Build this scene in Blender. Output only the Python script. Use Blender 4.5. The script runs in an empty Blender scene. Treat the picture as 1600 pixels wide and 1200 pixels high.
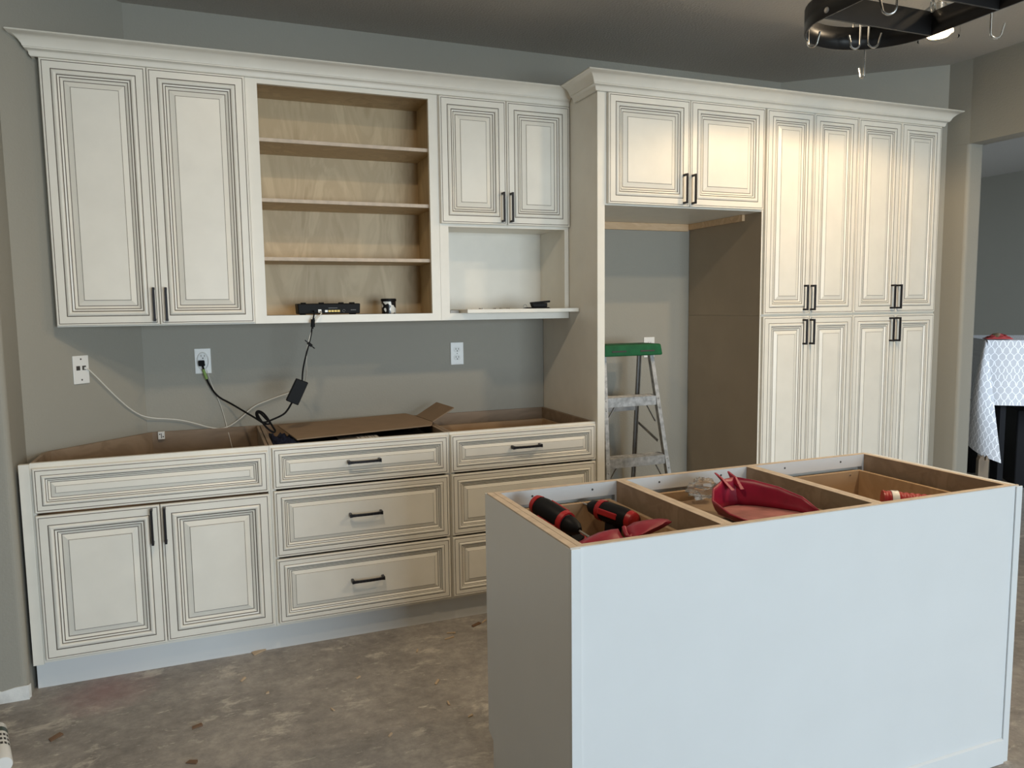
import bpy, bmesh, math, random
from mathutils import Vector, Matrix
random.seed(7)
SC = bpy.context.scene
COL = SC.collection

# ------------------------------------------------------------------ camera
F_PX = 1187.98
PITCH, ROLL, YAW = 0.1002, -0.0121, 0.3771
CAM = Vector((0.7654, -3.8128, 1.4235))
_fw = Vector((math.sin(YAW), math.cos(YAW), 0)); _r = Vector((math.cos(YAW), -math.sin(YAW), 0)); _u = Vector((0, 0, 1))
_fw, _u = _fw*math.cos(PITCH) - _u*math.sin(PITCH), _u*math.cos(PITCH) + _fw*math.sin(PITCH)
_r, _u = _r*math.cos(ROLL) + _u*math.sin(ROLL), _u*math.cos(ROLL) - _r*math.sin(ROLL)
cd = bpy.data.cameras.new('camera'); co = bpy.data.objects.new('camera', cd); COL.objects.link(co)
cd.sensor_width = 36.0; cd.lens = F_PX*36.0/1600.0; cd.clip_start = 0.05
co.matrix_world = Matrix(((_r.x, _u.x, -_fw.x, CAM.x), (_r.y, _u.y, -_fw.y, CAM.y), (_r.z, _u.z, -_fw.z, CAM.z), (0, 0, 0, 1)))
SC.camera = co

# ------------------------------------------------------------------ light
SC.view_settings.view_transform = 'Standard'; SC.view_settings.look = 'None'
SC.view_settings.gamma = 1.0; SC.view_settings.use_curve_mapping = False
SC.view_settings.exposure = 0.0
w = bpy.data.worlds.new('sky'); SC.world = w; w.use_nodes = True
w.node_tree.nodes['Background'].inputs[0].default_value = (0.62, 0.80, 1.0, 1)
w.node_tree.nodes['Background'].inputs[1].default_value = 1.0

def area(name, loc, aim, sx, sy, power, col, spread=math.pi):
    l = bpy.data.lights.new(name, 'AREA'); l.shape = 'RECTANGLE'; l.size = sx; l.size_y = sy
    l.energy = power; l.color = col; l.spread = spread
    o = bpy.data.objects.new(name, l); COL.objects.link(o); o.location = loc
    o.rotation_euler = (Vector(aim) - Vector(loc)).to_track_quat('-Z', 'Y').to_euler()
    return o
area('daylight_from_sky', (2.85, -8.45, 1.15), (2.85, -4.45, -0.2), 3.1, 2.0, 178, (0.57, 0.77, 1.0), math.radians(150))
area('daylight_from_garden', (2.85, -8.46, 1.10), (2.85, -4.45, 2.2), 3.1, 2.0, 68, (1.0, 0.92, 0.62), math.radians(150))
area('daylight_dining_window', (7.2, -4.1, 1.6), (7.3, 0, 1.0), 1.6, 1.6, 74, (0.74, 0.87, 1.0), math.radians(66))
area('ceiling_downlight', (3.45, -2.4, 2.74), (3.45, -2.4, 0), 0.15, 0.15, 24, (1.0, 0.78, 0.52))  # added fill light out of view, warms pantry and right base cabinet
def lamp(name, loc, power, col, rad):
    l = bpy.data.lights.new(name, 'SPOT'); l.spot_size = math.radians(164); l.spot_blend = 0.25; l.energy = power; l.color = col; l.shadow_soft_size = rad
    o = bpy.data.objects.new(name, l); COL.objects.link(o); o.location = loc
    return o
area('ceiling_downlight', (0.9, -1.95, 2.74), (0.9, -1.95, 0), 0.15, 0.15, 16, (1.0, 0.80, 0.56))

# ------------------------------------------------------------------ unproject: real points on real planes
def at(px, py, ax, v):
    d = _fw + _r*((px-800)/F_PX) - _u*((py-600)/F_PX)
    i = 'xyz'.index(ax); t = (v - CAM[i])/d[i]
    return CAM + d*t

# ------------------------------------------------------------------ materials
def new_mat(name):
    m = bpy.data.materials.new(name); m.use_nodes = True
    nt = m.node_tree; return m, nt, nt.nodes['Principled BSDF']
def mat(name, col, rough=0.5, metal=0.0, bump=0.0, bscale=200.0, var=0.0, vscale=6.0, emit=None, trans=0.0, coat=0.0):
    m, nt, b = new_mat(name)
    b.inputs['Base Color'].default_value = (*col, 1); b.inputs['Roughness'].default_value = rough
    b.inputs['Metallic'].default_value = metal
    if trans: b.inputs['Transmission Weight'].default_value = trans; b.inputs['IOR'].default_value = 1.45
    if coat: b.inputs['Coat Weight'].default_value = coat; b.inputs['Coat Roughness'].default_value = 0.15
    if emit: b.inputs['Emission Color'].default_value = (*emit[0], 1); b.inputs['Emission Strength'].default_value = emit[1]
    tc = nt.nodes.new('ShaderNodeTexCoord')
    if bump:
        n = nt.nodes.new('ShaderNodeTexNoise'); n.inputs['Scale'].default_value = bscale; n.inputs['Detail'].default_value = 3
        nt.links.new(tc.outputs['Object'], n.inputs['Vector'])
        bp = nt.nodes.new('ShaderNodeBump'); bp.inputs['Strength'].default_value = bump; bp.inputs['Distance'].default_value = 0.004
        nt.links.new(n.outputs['Fac'], bp.inputs['Height']); nt.links.new(bp.outputs['Normal'], b.inputs['Normal'])
    if var:
        n = nt.nodes.new('ShaderNodeTexNoise'); n.inputs['Scale'].default_value = vscale; n.inputs['Detail'].default_value = 5
        nt.links.new(tc.outputs['Object'], n.inputs['Vector'])
        r = nt.nodes.new('ShaderNodeValToRGB'); cr = r.color_ramp
        cr.elements[0].position = 0.3; cr.elements[1].position = 0.7
        cr.elements[0].color = (*[c*(1-var) for c in col], 1); cr.elements[1].color = (*[min(1, c*(1+var)) for c in col], 1)
        nt.links.new(n.outputs['Fac'], r.inputs['Fac']); nt.links.new(r.outputs['Color'], b.inputs['Base Color'])
    return m
def wood(name, c0, c1, axis='z', rough=0.5, scale=6.0, dist=3.0, amp=0.12):
    m, nt, b = new_mat(name); b.inputs['Roughness'].default_value = rough
    tc = nt.nodes.new('ShaderNodeTexCoord'); mp = nt.nodes.new('ShaderNodeMapping')
    s = {'x': (0.25, 1.3, 1.3), 'y': (1.3, 0.25, 1.3), 'z': (1.3, 1.3, 0.3)}[axis]
    mp.inputs['Scale'].default_value = s; nt.links.new(tc.outputs['Object'], mp.inputs['Vector'])
    n = nt.nodes.new('ShaderNodeTexNoise'); n.inputs['Scale'].default_value = scale; n.inputs['Detail'].default_value = 6
    n.inputs['Distortion'].default_value = dist; nt.links.new(mp.outputs['Vector'], n.inputs['Vector'])
    wv = nt.nodes.new('ShaderNodeMath'); wv.operation = 'MULTIPLY'; wv.inputs[1].default_value = 34
    nt.links.new(n.outputs['Fac'], wv.inputs[0])
    sn = nt.nodes.new('ShaderNodeMath'); sn.operation = 'SINE'; nt.links.new(wv.outputs[0], sn.inputs[0])
    ma = nt.nodes.new('ShaderNodeMath'); ma.operation = 'MULTIPLY_ADD'; ma.inputs[1].default_value = amp; ma.inputs[2].default_value = 0.0
    nt.links.new(sn.outputs[0], ma.inputs[0])
    ad = nt.nodes.new('ShaderNodeMath'); nt.links.new(ma.outputs[0], ad.inputs[0]); nt.links.new(n.outputs['Fac'], ad.inputs[1])
    r = nt.nodes.new('ShaderNodeValToRGB'); cr = r.color_ramp
    cr.elements[0].position = 0.2; cr.elements[1].position = 0.8
    cr.elements[0].color = (*c0, 1); cr.elements[1].color = (*c1, 1)
    nt.links.new(ad.outputs[0], r.inputs['Fac']); nt.links.new(r.outputs['Color'], b.inputs['Base Color'])
    return m

M = {}
M['cream'] = mat('cream_cabinet_paint', (0.80, 0.768, 0.69), 0.36, var=0.03, vscale=9)
M['glaze'] = mat('brown_glaze_in_grooves', (0.19, 0.165, 0.14), 0.5)
M['gap'] = mat('dark_gap', (0.05, 0.045, 0.04), 0.7)
M['white_panel'] = mat('white_island_paint', (0.69, 0.70, 0.70), 0.4, var=0.015, vscale=5)
M['wall'] = mat('greige_wall_paint', (0.33, 0.315, 0.27), 0.7, bump=0.25, bscale=110)
M['ceiling'] = mat('textured_ceiling_paint', (0.46, 0.43, 0.39), 0.85, bump=0.9, bscale=90)
M['birch'] = wood('birch_plywood', (0.47, 0.35, 0.20), (0.64, 0.505, 0.315), 'z', 0.5, 4.0, 2.0)
M['birch_edge'] = mat('birch_edge', (0.56, 0.46, 0.36), 0.55, var=0.12, vscale=30)
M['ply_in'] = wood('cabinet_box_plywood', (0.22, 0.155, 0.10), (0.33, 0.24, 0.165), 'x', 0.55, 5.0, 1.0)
M['drawer_wood'] = wood('drawer_box_wood', (0.36, 0.235, 0.13), (0.48, 0.33, 0.195), 'x', 0.45, 5.0, 0.8)
M['tan_side'] = mat('tan_side_panel', (0.36, 0.29, 0.21), 0.5, var=0.05, vscale=4)
M['pine'] = wood('pine_batten', (0.55, 0.36, 0.2), (0.75, 0.55, 0.35), 'x', 0.6, 9.0, 1.0)
M['black'] = mat('black_metal_handle', (0.018, 0.016, 0.018), 0.35, 0.6)
M['iron'] = mat('black_iron', (0.012, 0.011, 0.011), 0.42, 0.3)
M['steel'] = mat('bright_steel', (0.72, 0.70, 0.66), 0.22, 1.0)
M['alu'] = mat('worn_aluminium', (0.47, 0.47, 0.47), 0.45, 0.75, var=0.3, vscale=40)
M['alu_dark'] = mat('dull_aluminium', (0.33, 0.32, 0.31), 0.5, 0.6, var=0.2, vscale=20)
M['green'] = mat('green_plastic', (0.010, 0.11, 0.040), 0.6, var=0.2, vscale=20)
M['black_pl'] = mat('black_plastic', (0.009, 0.009, 0.010), 0.5)
for _k, _v in (('black_pl', 0.12), ('green', 0.25)): M[_k].node_tree.nodes['Principled BSDF'].inputs['Specular IOR Level'].default_value = _v
M['rubber'] = mat('black_rubber', (0.01, 0.01, 0.011), 0.6)
M['rubber'].node_tree.nodes['Principled BSDF'].inputs['Specular IOR Level'].default_value = 0.08
M['white_pl'] = mat('white_plastic', (0.82, 0.82, 0.80), 0.3)
M['grey_pl'] = mat('grey_plastic', (0.30, 0.30, 0.30), 0.4)
M['yellow'] = mat('yellow_port', (0.80, 0.58, 0.10), 0.4)
M['white_cord'] = mat('white_cord', (0.72, 0.70, 0.64), 0.5)
M['red'] = mat('red_plastic', (0.27, 0.008, 0.030), 0.4, var=0.15, vscale=25)
M['tool_red'] = mat('red_tool_plastic', (0.36, 0.012, 0.015), 0.4)
M['cardboard'] = mat('cardboard', (0.27, 0.185, 0.115), 0.8, var=0.06, vscale=12)
M['mint'] = mat('mint_plastic', (0.35, 0.58, 0.48), 0.45)
M['bluecloth'] = mat('dark_blue_cloth', (0.012, 0.018, 0.06), 0.8, var=0.4, vscale=30)
M['plaster'] = mat('bare_plaster', (0.75, 0.75, 0.73), 0.8, bump=0.5, bscale=60, var=0.1, vscale=20)
M['green_tag'] = mat('green_tag', (0.22, 0.36, 0.08), 0.5)
M['stub'] = wood('weathered_wood', (0.20, 0.16, 0.12), (0.34, 0.28, 0.21), 'z', 0.7, 8.0, 1.0)
M['chip'] = mat('pale_wood_chip', (0.50, 0.38, 0.26), 0.7)
M['chip_dark'] = mat('brown_wood_chip', (0.16, 0.09, 0.05), 0.7)
M['clear'] = mat('clear_plastic_film', (0.95, 0.95, 0.95), 0.08, trans=0.9)
M['glass'] = mat('clear_glass', (1, 1, 1), 0.02, trans=1.0)
M['glass'].node_tree.nodes['Principled BSDF'].inputs['IOR'].default_value = 1.08
M['bulb'] = mat('glowing_bulb', (1, 0.9, 0.7), 0.3, emit=((1.0, 0.74, 0.40), 14.0))
M['dust'] = mat('dusty_red_plastic', (0.34, 0.13, 0.12), 0.75, var=0.35, vscale=14)

def can_mat():
    m, nt, b = new_mat('black_white_print'); tc = nt.nodes.new('ShaderNodeTexCoord')
    n = nt.nodes.new('ShaderNodeTexNoise'); n.inputs['Scale'].default_value = 34; n.inputs['Detail'].default_value = 1
    r = nt.nodes.new('ShaderNodeValToRGB'); r.color_ramp.interpolation = 'CONSTANT'
    r.color_ramp.elements[0].color = (0.01, 0.01, 0.012, 1); r.color_ramp.elements[1].color = (0.7, 0.72, 0.7, 1); r.color_ramp.elements[1].position = 0.53
    nt.links.new(tc.outputs['Object'], n.inputs['Vector']); nt.links.new(n.outputs['Fac'], r.inputs['Fac'])
    nt.links.new(r.outputs['Color'], b.inputs['Base Color']); b.inputs['Roughness'].default_value = 0.3
    return m
M['can'] = can_mat()

def floor_mat():
    m, nt, b = new_mat('scraped_concrete_floor'); L = nt.links.new
    tc = nt.nodes.new('ShaderNodeTexCoord')
    def noise(scale, detail, sx=1, sy=1, rot=0, dist=0):
        mp = nt.nodes.new('ShaderNodeMapping'); mp.inputs['Scale'].default_value = (sx, sy, 1); mp.inputs['Rotation'].default_value = (0, 0, rot)
        n = nt.nodes.new('ShaderNodeTexNoise'); n.inputs['Scale'].default_value = scale; n.inputs['Detail'].default_value = detail
        n.inputs['Distortion'].default_value = dist; n.inputs['Roughness'].default_value = 0.72
        L(tc.outputs['Object'], mp.inputs['Vector']); L(mp.outputs['Vector'], n.inputs['Vector']); return n
    def ramp(n, p0, p1, c0, c1):
        r = nt.nodes.new('ShaderNodeValToRGB'); r.color_ramp.elements[0].position = p0; r.color_ramp.elements[1].position = p1
        r.color_ramp.elements[0].color = (*c0, 1); r.color_ramp.elements[1].color = (*c1, 1); L(n.outputs['Fac'], r.inputs['Fac']); return r
    def mix(f, a, bb):
        x = nt.nodes.new('ShaderNodeMix'); x.data_type = 'RGBA'; L(f, x.inputs['Factor'])
        L(a, x.inputs[6])
        if isinstance(bb, tuple): x.inputs[7].default_value = (*bb, 1)
        else: L(bb, x.inputs[7])
        return x.outputs[2]
    base = ramp(noise(1.6, 9), 0.38, 0.62, (0.235, 0.22, 0.206), (0.40, 0.378, 0.352))
    fine = ramp(noise(22, 6), 0.3, 0.7, (0.6, 0.6, 0.6), (1.15, 1.12, 1.1))
    mul = nt.nodes.new('ShaderNodeMix'); mul.data_type = 'RGBA'; mul.blend_type = 'MULTIPLY'; mul.inputs['Factor'].default_value = 0.8
    L(base.outputs['Color'], mul.inputs[6]); L(fine.outputs['Color'], mul.inputs[7])
    c = mul.outputs[2]
    p1 = ramp(noise(5, 10, 1, 1.6, 0.35, 0.3), 0.56, 0.65, (0, 0, 0), (0.75, 0.75, 0.75))
    c = mix(p1.outputs['Color'], c, (0.58, 0.54, 0.48))
    p2 = ramp(noise(13, 9, 1, 3.0, 1.2, 0.4), 0.60, 0.69, (0, 0, 0), (0.8, 0.8, 0.8))
    c = mix(p2.outputs['Color'], c, (0.68, 0.65, 0.58))
    p4 = ramp(noise(4, 7, 1, 1.3, 0.2), 0.56, 0.72, (0, 0, 0), (0.45, 0.45, 0.45))
    c = mix(p4.outputs['Color'], c, (0.40, 0.375, 0.36))
    # spilled red chalk near the toe kick
    vm = nt.nodes.new('ShaderNodeVectorMath'); vm.operation = 'DISTANCE'; vm.inputs[1].default_value = (0.34, -0.70, 0)
    L(tc.outputs['Object'], vm.inputs[0])
    nn = noise(9, 6); ad = nt.nodes.new('ShaderNodeMath'); ad.operation = 'MULTIPLY_ADD'; ad.inputs[1].default_value = 0.22
    L(nn.outputs['Fac'], ad.inputs[0]); L(vm.outputs['Value'], ad.inputs[2])
    r3 = nt.nodes.new('ShaderNodeValToRGB'); r3.color_ramp.elements[0].position = 0.10; r3.color_ramp.elements[1].position = 0.30
    r3.color_ramp.elements[0].color = (0.55, 0.55, 0.55, 1); r3.color_ramp.elements[1].color = (0, 0, 0, 1); L(ad.outputs[0], r3.inputs['Fac'])
    c = mix(r3.outputs['Color'], c, (0.30, 0.12, 0.13))
    L(c, b.inputs['Base Color']); b.inputs['Roughness'].default_value = 0.62
    bp = nt.nodes.new('ShaderNodeBump'); bp.inputs['Strength'].default_value = 0.35; bp.inputs['Distance'].default_value = 0.004
    L(noise(60, 5).outputs['Fac'], bp.inputs['Height']); L(bp.outputs['Normal'], b.inputs['Normal'])
    return m
M['floor'] = floor_mat()

def cloth_mat():
    m, nt, b = new_mat('lattice_tablecloth'); L = nt.links.new
    uv = nt.nodes.new('ShaderNodeUVMap'); sx = nt.nodes.new('ShaderNodeSeparateXYZ'); L(uv.outputs['UV'], sx.inputs[0])
    def mth(op, a, bv=None):
        n = nt.nodes.new('ShaderNodeMath'); n.operation = op
        for i, v in enumerate((a, bv)):
            if v is None: continue
            if isinstance(v, (int, float)): n.inputs[i].default_value = v
            else: L(v, n.inputs[i])
        return n.outputs[0]
    k = math.pi/0.048
    def line(expr): return mth('LESS_THAN', mth('ABSOLUTE', mth('SINE', mth('MULTIPLY', expr, k))), 0.20)
    wob = mth('MULTIPLY', mth('SINE', mth('MULTIPLY', sx.outputs['Y'], 2*k)), 0.004)
    a = line(mth('ADD', mth('ADD', sx.outputs['X'], mth('MULTIPLY', sx.outputs['Y'], 0.6)), wob))
    c = line(mth('SUBTRACT', sx.outputs['X'], mth('ADD', mth('MULTIPLY', sx.outputs['Y'], 0.6), wob)))
    f = mth('MAXIMUM', a, c)
    x = nt.nodes.new('ShaderNodeMix'); x.data_type = 'RGBA'; L(f, x.inputs['Factor'])
    x.inputs[6].default_value = (0.52, 0.53, 0.56, 1); x.inputs[7].default_value = (0.86, 0.87, 0.90, 1)
    L(x.outputs[2], b.inputs['Base Color']); b.inputs['Roughness'].default_value = 0.8
    return m
M['cloth'] = cloth_mat()

# ------------------------------------------------------------------ mesh helpers
ORG = {}
class MB:
    def __init__(s): s.v = []; s.f = []; s.m = []; s.uv = {}
    def add(s, vs, fs, mi=0):
        o = len(s.v); s.v += [Vector(v) for v in vs]
        for f in fs: s.f.append([i+o for i in f]); s.m.append(mi)
        return s
    def box(s, x0, x1, y0, y1, z0, z1, mi=0):
        return s.add([(x0,y0,z0),(x1,y0,z0),(x1,y1,z0),(x0,y1,z0),(x0,y0,z1),(x1,y0,z1),(x1,y1,z1),(x0,y1,z1)],
                     [(0,3,2,1),(4,5,6,7),(0,1,5,4),(1,2,6,5),(2,3,7,6),(3,0,4,7)], mi)
    def prism(s, poly, z0, z1, mi=0):
        a = sum(poly[i][0]*poly[(i+1) % len(poly)][1]-poly[(i+1) % len(poly)][0]*poly[i][1] for i in range(len(poly)))
        if a < 0: poly = poly[::-1]
        n = len(poly); vs = [(x, y, z0) for x, y in poly] + [(x, y, z1) for x, y in poly]
        return s.add(vs, [tuple(range(n-1, -1, -1)), tuple(range(n, 2*n))] + [(i, (i+1) % n, (i+1) % n+n, i+n) for i in range(n)], mi)
    def hexa(s, p, mi=0):   # 8 points: bottom loop ccw, top loop ccw
        return s.add(p, [(0,3,2,1),(4,5,6,7),(0,1,5,4),(1,2,6,5),(2,3,7,6),(3,0,4,7)], mi)
    def bar(s, a, b, w, h, mi=0, up=(0, 0, 1)):
        a, b = Vector(a), Vector(b); d = (b-a).normalized(); u = Vector(up)
        sd = d.cross(u)
        if sd.length < 1e-4: sd = d.cross(Vector((0, 1, 0)))
        sd.normalize(); u = sd.cross(d).normalized(); sd *= w/2; u *= h/2
        return s.hexa([a-sd-u, a+sd-u, b+sd-u, b-sd-u, a-sd+u, a+sd+u, b+sd+u, b-sd+u], mi)
    def tube(s, pts, r, seg=8, mi=0, closed=False, smooth=0):
        pts = [Vector(p) for p in pts]
        for _ in range(smooth):
            q = []
            for i in range(len(pts)-1):
                q += [pts[i]*0.75+pts[i+1]*0.25, pts[i]*0.25+pts[i+1]*0.75]
            pts = [pts[0]] + q + [pts[-1]]
        n = len(pts); rr = r if isinstance(r, (list, tuple)) else [r]*n
        if len(rr) != n: rr = [rr[min(len(rr)-1, int(i*len(rr)/n))] for i in range(n)]
        vs = []; prev = None
        for i, p in enumerate(pts):
            if closed: t = pts[(i+1) % n]-pts[i-1]
            else: t = pts[min(i+1, n-1)]-pts[max(i-1, 0)]
            if t.length < 1e-9: t = Vector((0, 0, 1))
            t.normalize()
            if prev is None:
                a = t.cross(Vector((0, 0, 1)))
                if a.length < 1e-3: a = t.cross(Vector((0, 1, 0)))
            else: a = prev - t*prev.dot(t)
            a.normalize(); prev = a; bb = t.cross(a)
            vs += [p + (a*math.cos(2*math.pi*k/seg) + bb*math.sin(2*math.pi*k/seg))*rr[i] for k in range(seg)]
        fs = []
        for i in range(n if closed else n-1):
            j = (i+1) % n
            fs += [(i*seg+k, i*seg+(k+1) % seg, j*seg+(k+1) % seg, j*seg+k) for k in range(seg)]
        if not closed: fs += [tuple(range(seg-1, -1, -1)), tuple(range((n-1)*seg, n*seg))]
        return s.add(vs, fs, mi)
    def lathe(s, c, prof, seg=24, mi=0, axis=(0, 0, 1)):
        c = Vector(c); q = Vector((0, 0, 1)).rotation_difference(Vector(axis).normalized())
        vs = []
        for r, h in prof: vs += [c + q @ Vector((r*math.cos(2*math.pi*k/seg), r*math.sin(2*math.pi*k/seg), h)) for k in range(seg)]
        n = len(prof); fs = [(i*seg+k, i*seg+(k+1) % seg, (i+1)*seg+(k+1) % seg, (i+1)*seg+k) for i in range(n-1) for k in range(seg)]
        fs += [tuple(range(seg-1, -1, -1)), tuple(range((n-1)*seg, n*seg))]
        return s.add(vs, fs, mi)
    def sweep(s, path, prof, mi=0, gl=()):   # horizontal path (x,y); prof (out,z); out = to the right of travel; mitred
        n = len(path); k = len(prof); vs = []
        for i, p in enumerate(path):
            p = Vector(p)
            def nrm(a, b): d = (Vector(b)-Vector(a)).normalized(); return Vector((d.y, -d.x))
            if i == 0: m = nrm(path[0], path[1])
            elif i == n-1: m = nrm(path[-2], path[-1])
            else:
                a, b = nrm(path[i-1], path[i]), nrm(path[i], path[i+1]); m = (a+b); m = m/(m.dot(a))
            vs += [(p.x+m.x*o, p.y+m.y*o, z) for o, z in prof]
        o = len(s.v); s.v += [Vector(v) for v in vs]
        for i in range(n-1):
            for j in range(k):
                jj = (j+1) % k
                s.f.append([o+i*k+j, o+(i+1)*k+j, o+(i+1)*k+jj, o+i*k+jj]); s.m.append(1 if j in gl else mi)
        s.f.append([o+j for j in range(k)]); s.m.append(mi)
        s.f.append([o+(n-1)*k+j for j in range(k-1, -1, -1)]); s.m.append(mi)
        return s
    def xf(s, mtx): s.v = [mtx @ v for v in s.v]; return s
    def build(s, name, mats, parent=None, smooth=False, bevel=0.0, local=False, sub=0):
        me = bpy.data.meshes.new(name)
        if parent is not None: org = Vector((0, 0, 0)) if local else ORG.get(parent.name, Vector((0, 0, 0)))
        else:
            xs = [v.x for v in s.v]; ys = [v.y for v in s.v]; zs = [v.z for v in s.v]
            org = Vector(((min(xs)+max(xs))/2, (min(ys)+max(ys))/2, min(zs)))
        me.from_pydata([tuple(v-org) for v in s.v], [], s.f)
        for mm in (mats if isinstance(mats, (list, tuple)) else [mats]): me.materials.append(mm)
        for p, mi in zip(me.polygons, s.m): p.material_index = mi; p.use_smooth = smooth
        if s.uv:
            ul = me.uv_layers.new(name='UVMap')
            for lp in me.loops: ul.data[lp.index].uv = s.uv.get(lp.vertex_index, (0, 0))
        bm = bmesh.new(); bm.from_mesh(me)
        if not s.uv: bmesh.ops.recalc_face_normals(bm, faces=bm.faces)
        bm.to_mesh(me); bm.free(); me.update()
        o = bpy.data.objects.new(name, me); COL.objects.link(o)
        if parent is None: o.location = org; ORG[o.name] = org
        else: o.parent = parent; ORG[o.name] = org
        if bevel:
            b = o.modifiers.new('edge', 'BEVEL'); b.width = bevel; b.segments = 2; b.limit_method = 'ANGLE'; b.angle_limit = math.radians(40)
        if sub:
            b = o.modifiers.new('sub', 'SUBSURF'); b.levels = sub; b.render_levels = sub
        if smooth:
            try:
                me.set_sharp_from_angle(angle=math.radians(38))
            except Exception: pass
        return o
def tag(o, label=None, cat=None, group=None, kind=None):
    if label: o['label'] = label
    if cat: o['category'] = cat
    if group: o['group'] = group
    if kind: o['kind'] = kind
    return o
def thing(name, label, cat, loc, group=None, rot=None):
    o = bpy.data.objects.new(name, None); o.empty_display_size = 0.05; COL.objects.link(o); o.location = loc
    if rot: o.rotation_euler = rot
    ORG[o.name] = Vector(loc); tag(o, label, cat, group); return o
def struct(o, label=None): o['kind'] = 'structure'; o['label'] = label or o.name.replace('_', ' '); o['category'] = o.name.split('_')[0]; return o
def rnd(c, r, a0, a1, n=6): return [(c[0]+r*math.cos(math.radians(a0+(a1-a0)*i/n)), c[1]+r*math.sin(math.radians(a0+(a1-a0)*i/n))) for i in range(n+1)]

# ------------------------------------------------------------------ setting
H = 2.757
struct(MB().box(-3.1, 9.2, -8.9, 3.1, -0.06, 0).build('floor', M['floor']), 'bare scraped concrete floor').location
fl = bpy.data.objects['floor']
for v in fl.data.vertices: v.co += Vector((3.05, -2.9, -0.06))
fl.location = (0, 0, 0)
struct(MB().box(-3.1, 9.2, -8.9, 3.1, H, H+0.06).build('ceiling', M['ceiling']), 'textured ceiling')
struct(MB().box(0.48, 4.05, 0, 0.12, 0, H).build('wall_back', M['wall']), 'greige back wall behind the cabinets')
R = 0.022
wl = struct(MB().prism([(0.4798, 0.12), (0.4798, 0), (0.08, -0.40)] + rnd((0.08-R, -0.645+R), R, 0, -90) + [(-3.1, -0.645), (-3.1, 0.12)], 0, H).build('wall_left', M['wall']), 'angled left wall with rounded corner')
pl = MB(); xs = [-1.2+i*0.0427 for i in range(31)]
top = [(x, 0.052+0.010*random.uniform(-1, 1)) for x in xs]
for i in range(30):
    pl.hexa([(top[i][0], -0.648, 0), (top[i+1][0], -0.648, 0), (top[i+1][0], -0.644, 0), (top[i][0], -0.644, 0),
             (top[i][0], -0.648, top[i][1]), (top[i+1][0], -0.648, top[i+1][1]), (top[i+1][0], -0.644, top[i+1][1]), (top[i][0], -0.644, top[i][1])])
pl.prism(rnd((0.08-R, -0.645+R), R+0.003, 5, -90) + rnd((0.08-R, -0.645+R), R-0.004, -90, 5), 0, 0.05)
pl.build('bare_plaster_strip', M['plaster'], wl)
wr = MB().prism([(4.0502, 0.12), (4.0502, 0), (4.722, -0.598)] + rnd((4.74+R, -0.725+R), R, 180, 270) + rnd((4.86-R, -0.725+R), R, 270, 360) + [(4.86, 0.12)], 0, 2.30)
wr.prism([(4.0502, 0.12), (4.0502, 0), (4.722, -0.598), (4.74, -0.7249), (4.86, -0.7249), (4.86, 0.12)], 2.30, H)
wr.box(4.74, 4.86, -3.3, -0.7249, 2.30, H).box(4.74, 4.86, -8.6, -3.3, 0, H)
struct(wr.build('wall_right', M['wall']), 'right wall with the opening to the dining room')
struct(MB().box(-3.1, -3.0, -8.7, -0.645, 0, H).build('wall_left_side', M['wall']), 'side wall far to the left')
wf = MB().box(-3.0, 1.25, -8.7, -8.6, 0, H).box(4.45, 4.74, -8.7, -8.6, 0, H).box(1.25, 4.45, -8.7, -8.6, 2.2, H)
struct(wf.build('wall_front', M['wall']), 'wall behind the viewer with the patio door')
struct(MB().box(8.6, 8.7, -5, 3, 0, H).build('wall_far', M['wall']), 'dining room far wall')
struct(MB().box(4.86, 8.6, 2.9, 3.0, 0, H).box(4.862, 4.95, 0.12, 2.9, 0, H).build('wall_dining_back', M['wall']), 'dining room back wall')
struct(MB().box(4.86, 8.6, -4.3, -4.2, 0, H).build('wall_dining_front', M['wall']), 'dining room front wall')
wd = MB()
for x0, x1 in ((1.25, 1.31), (2.80, 2.90), (4.39, 4.45)): wd.box(x0, x1, -8.66, -8.60, 0, 2.2)
wd.box(1.31, 4.39, -8.66, -8.60, 0, 0.06).box(1.31, 4.39, -8.66, -8.60, 2.14, 2.2)
struct(wd.build('door_1', M['white_pl']), 'white patio door frame behind the viewer')

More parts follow.
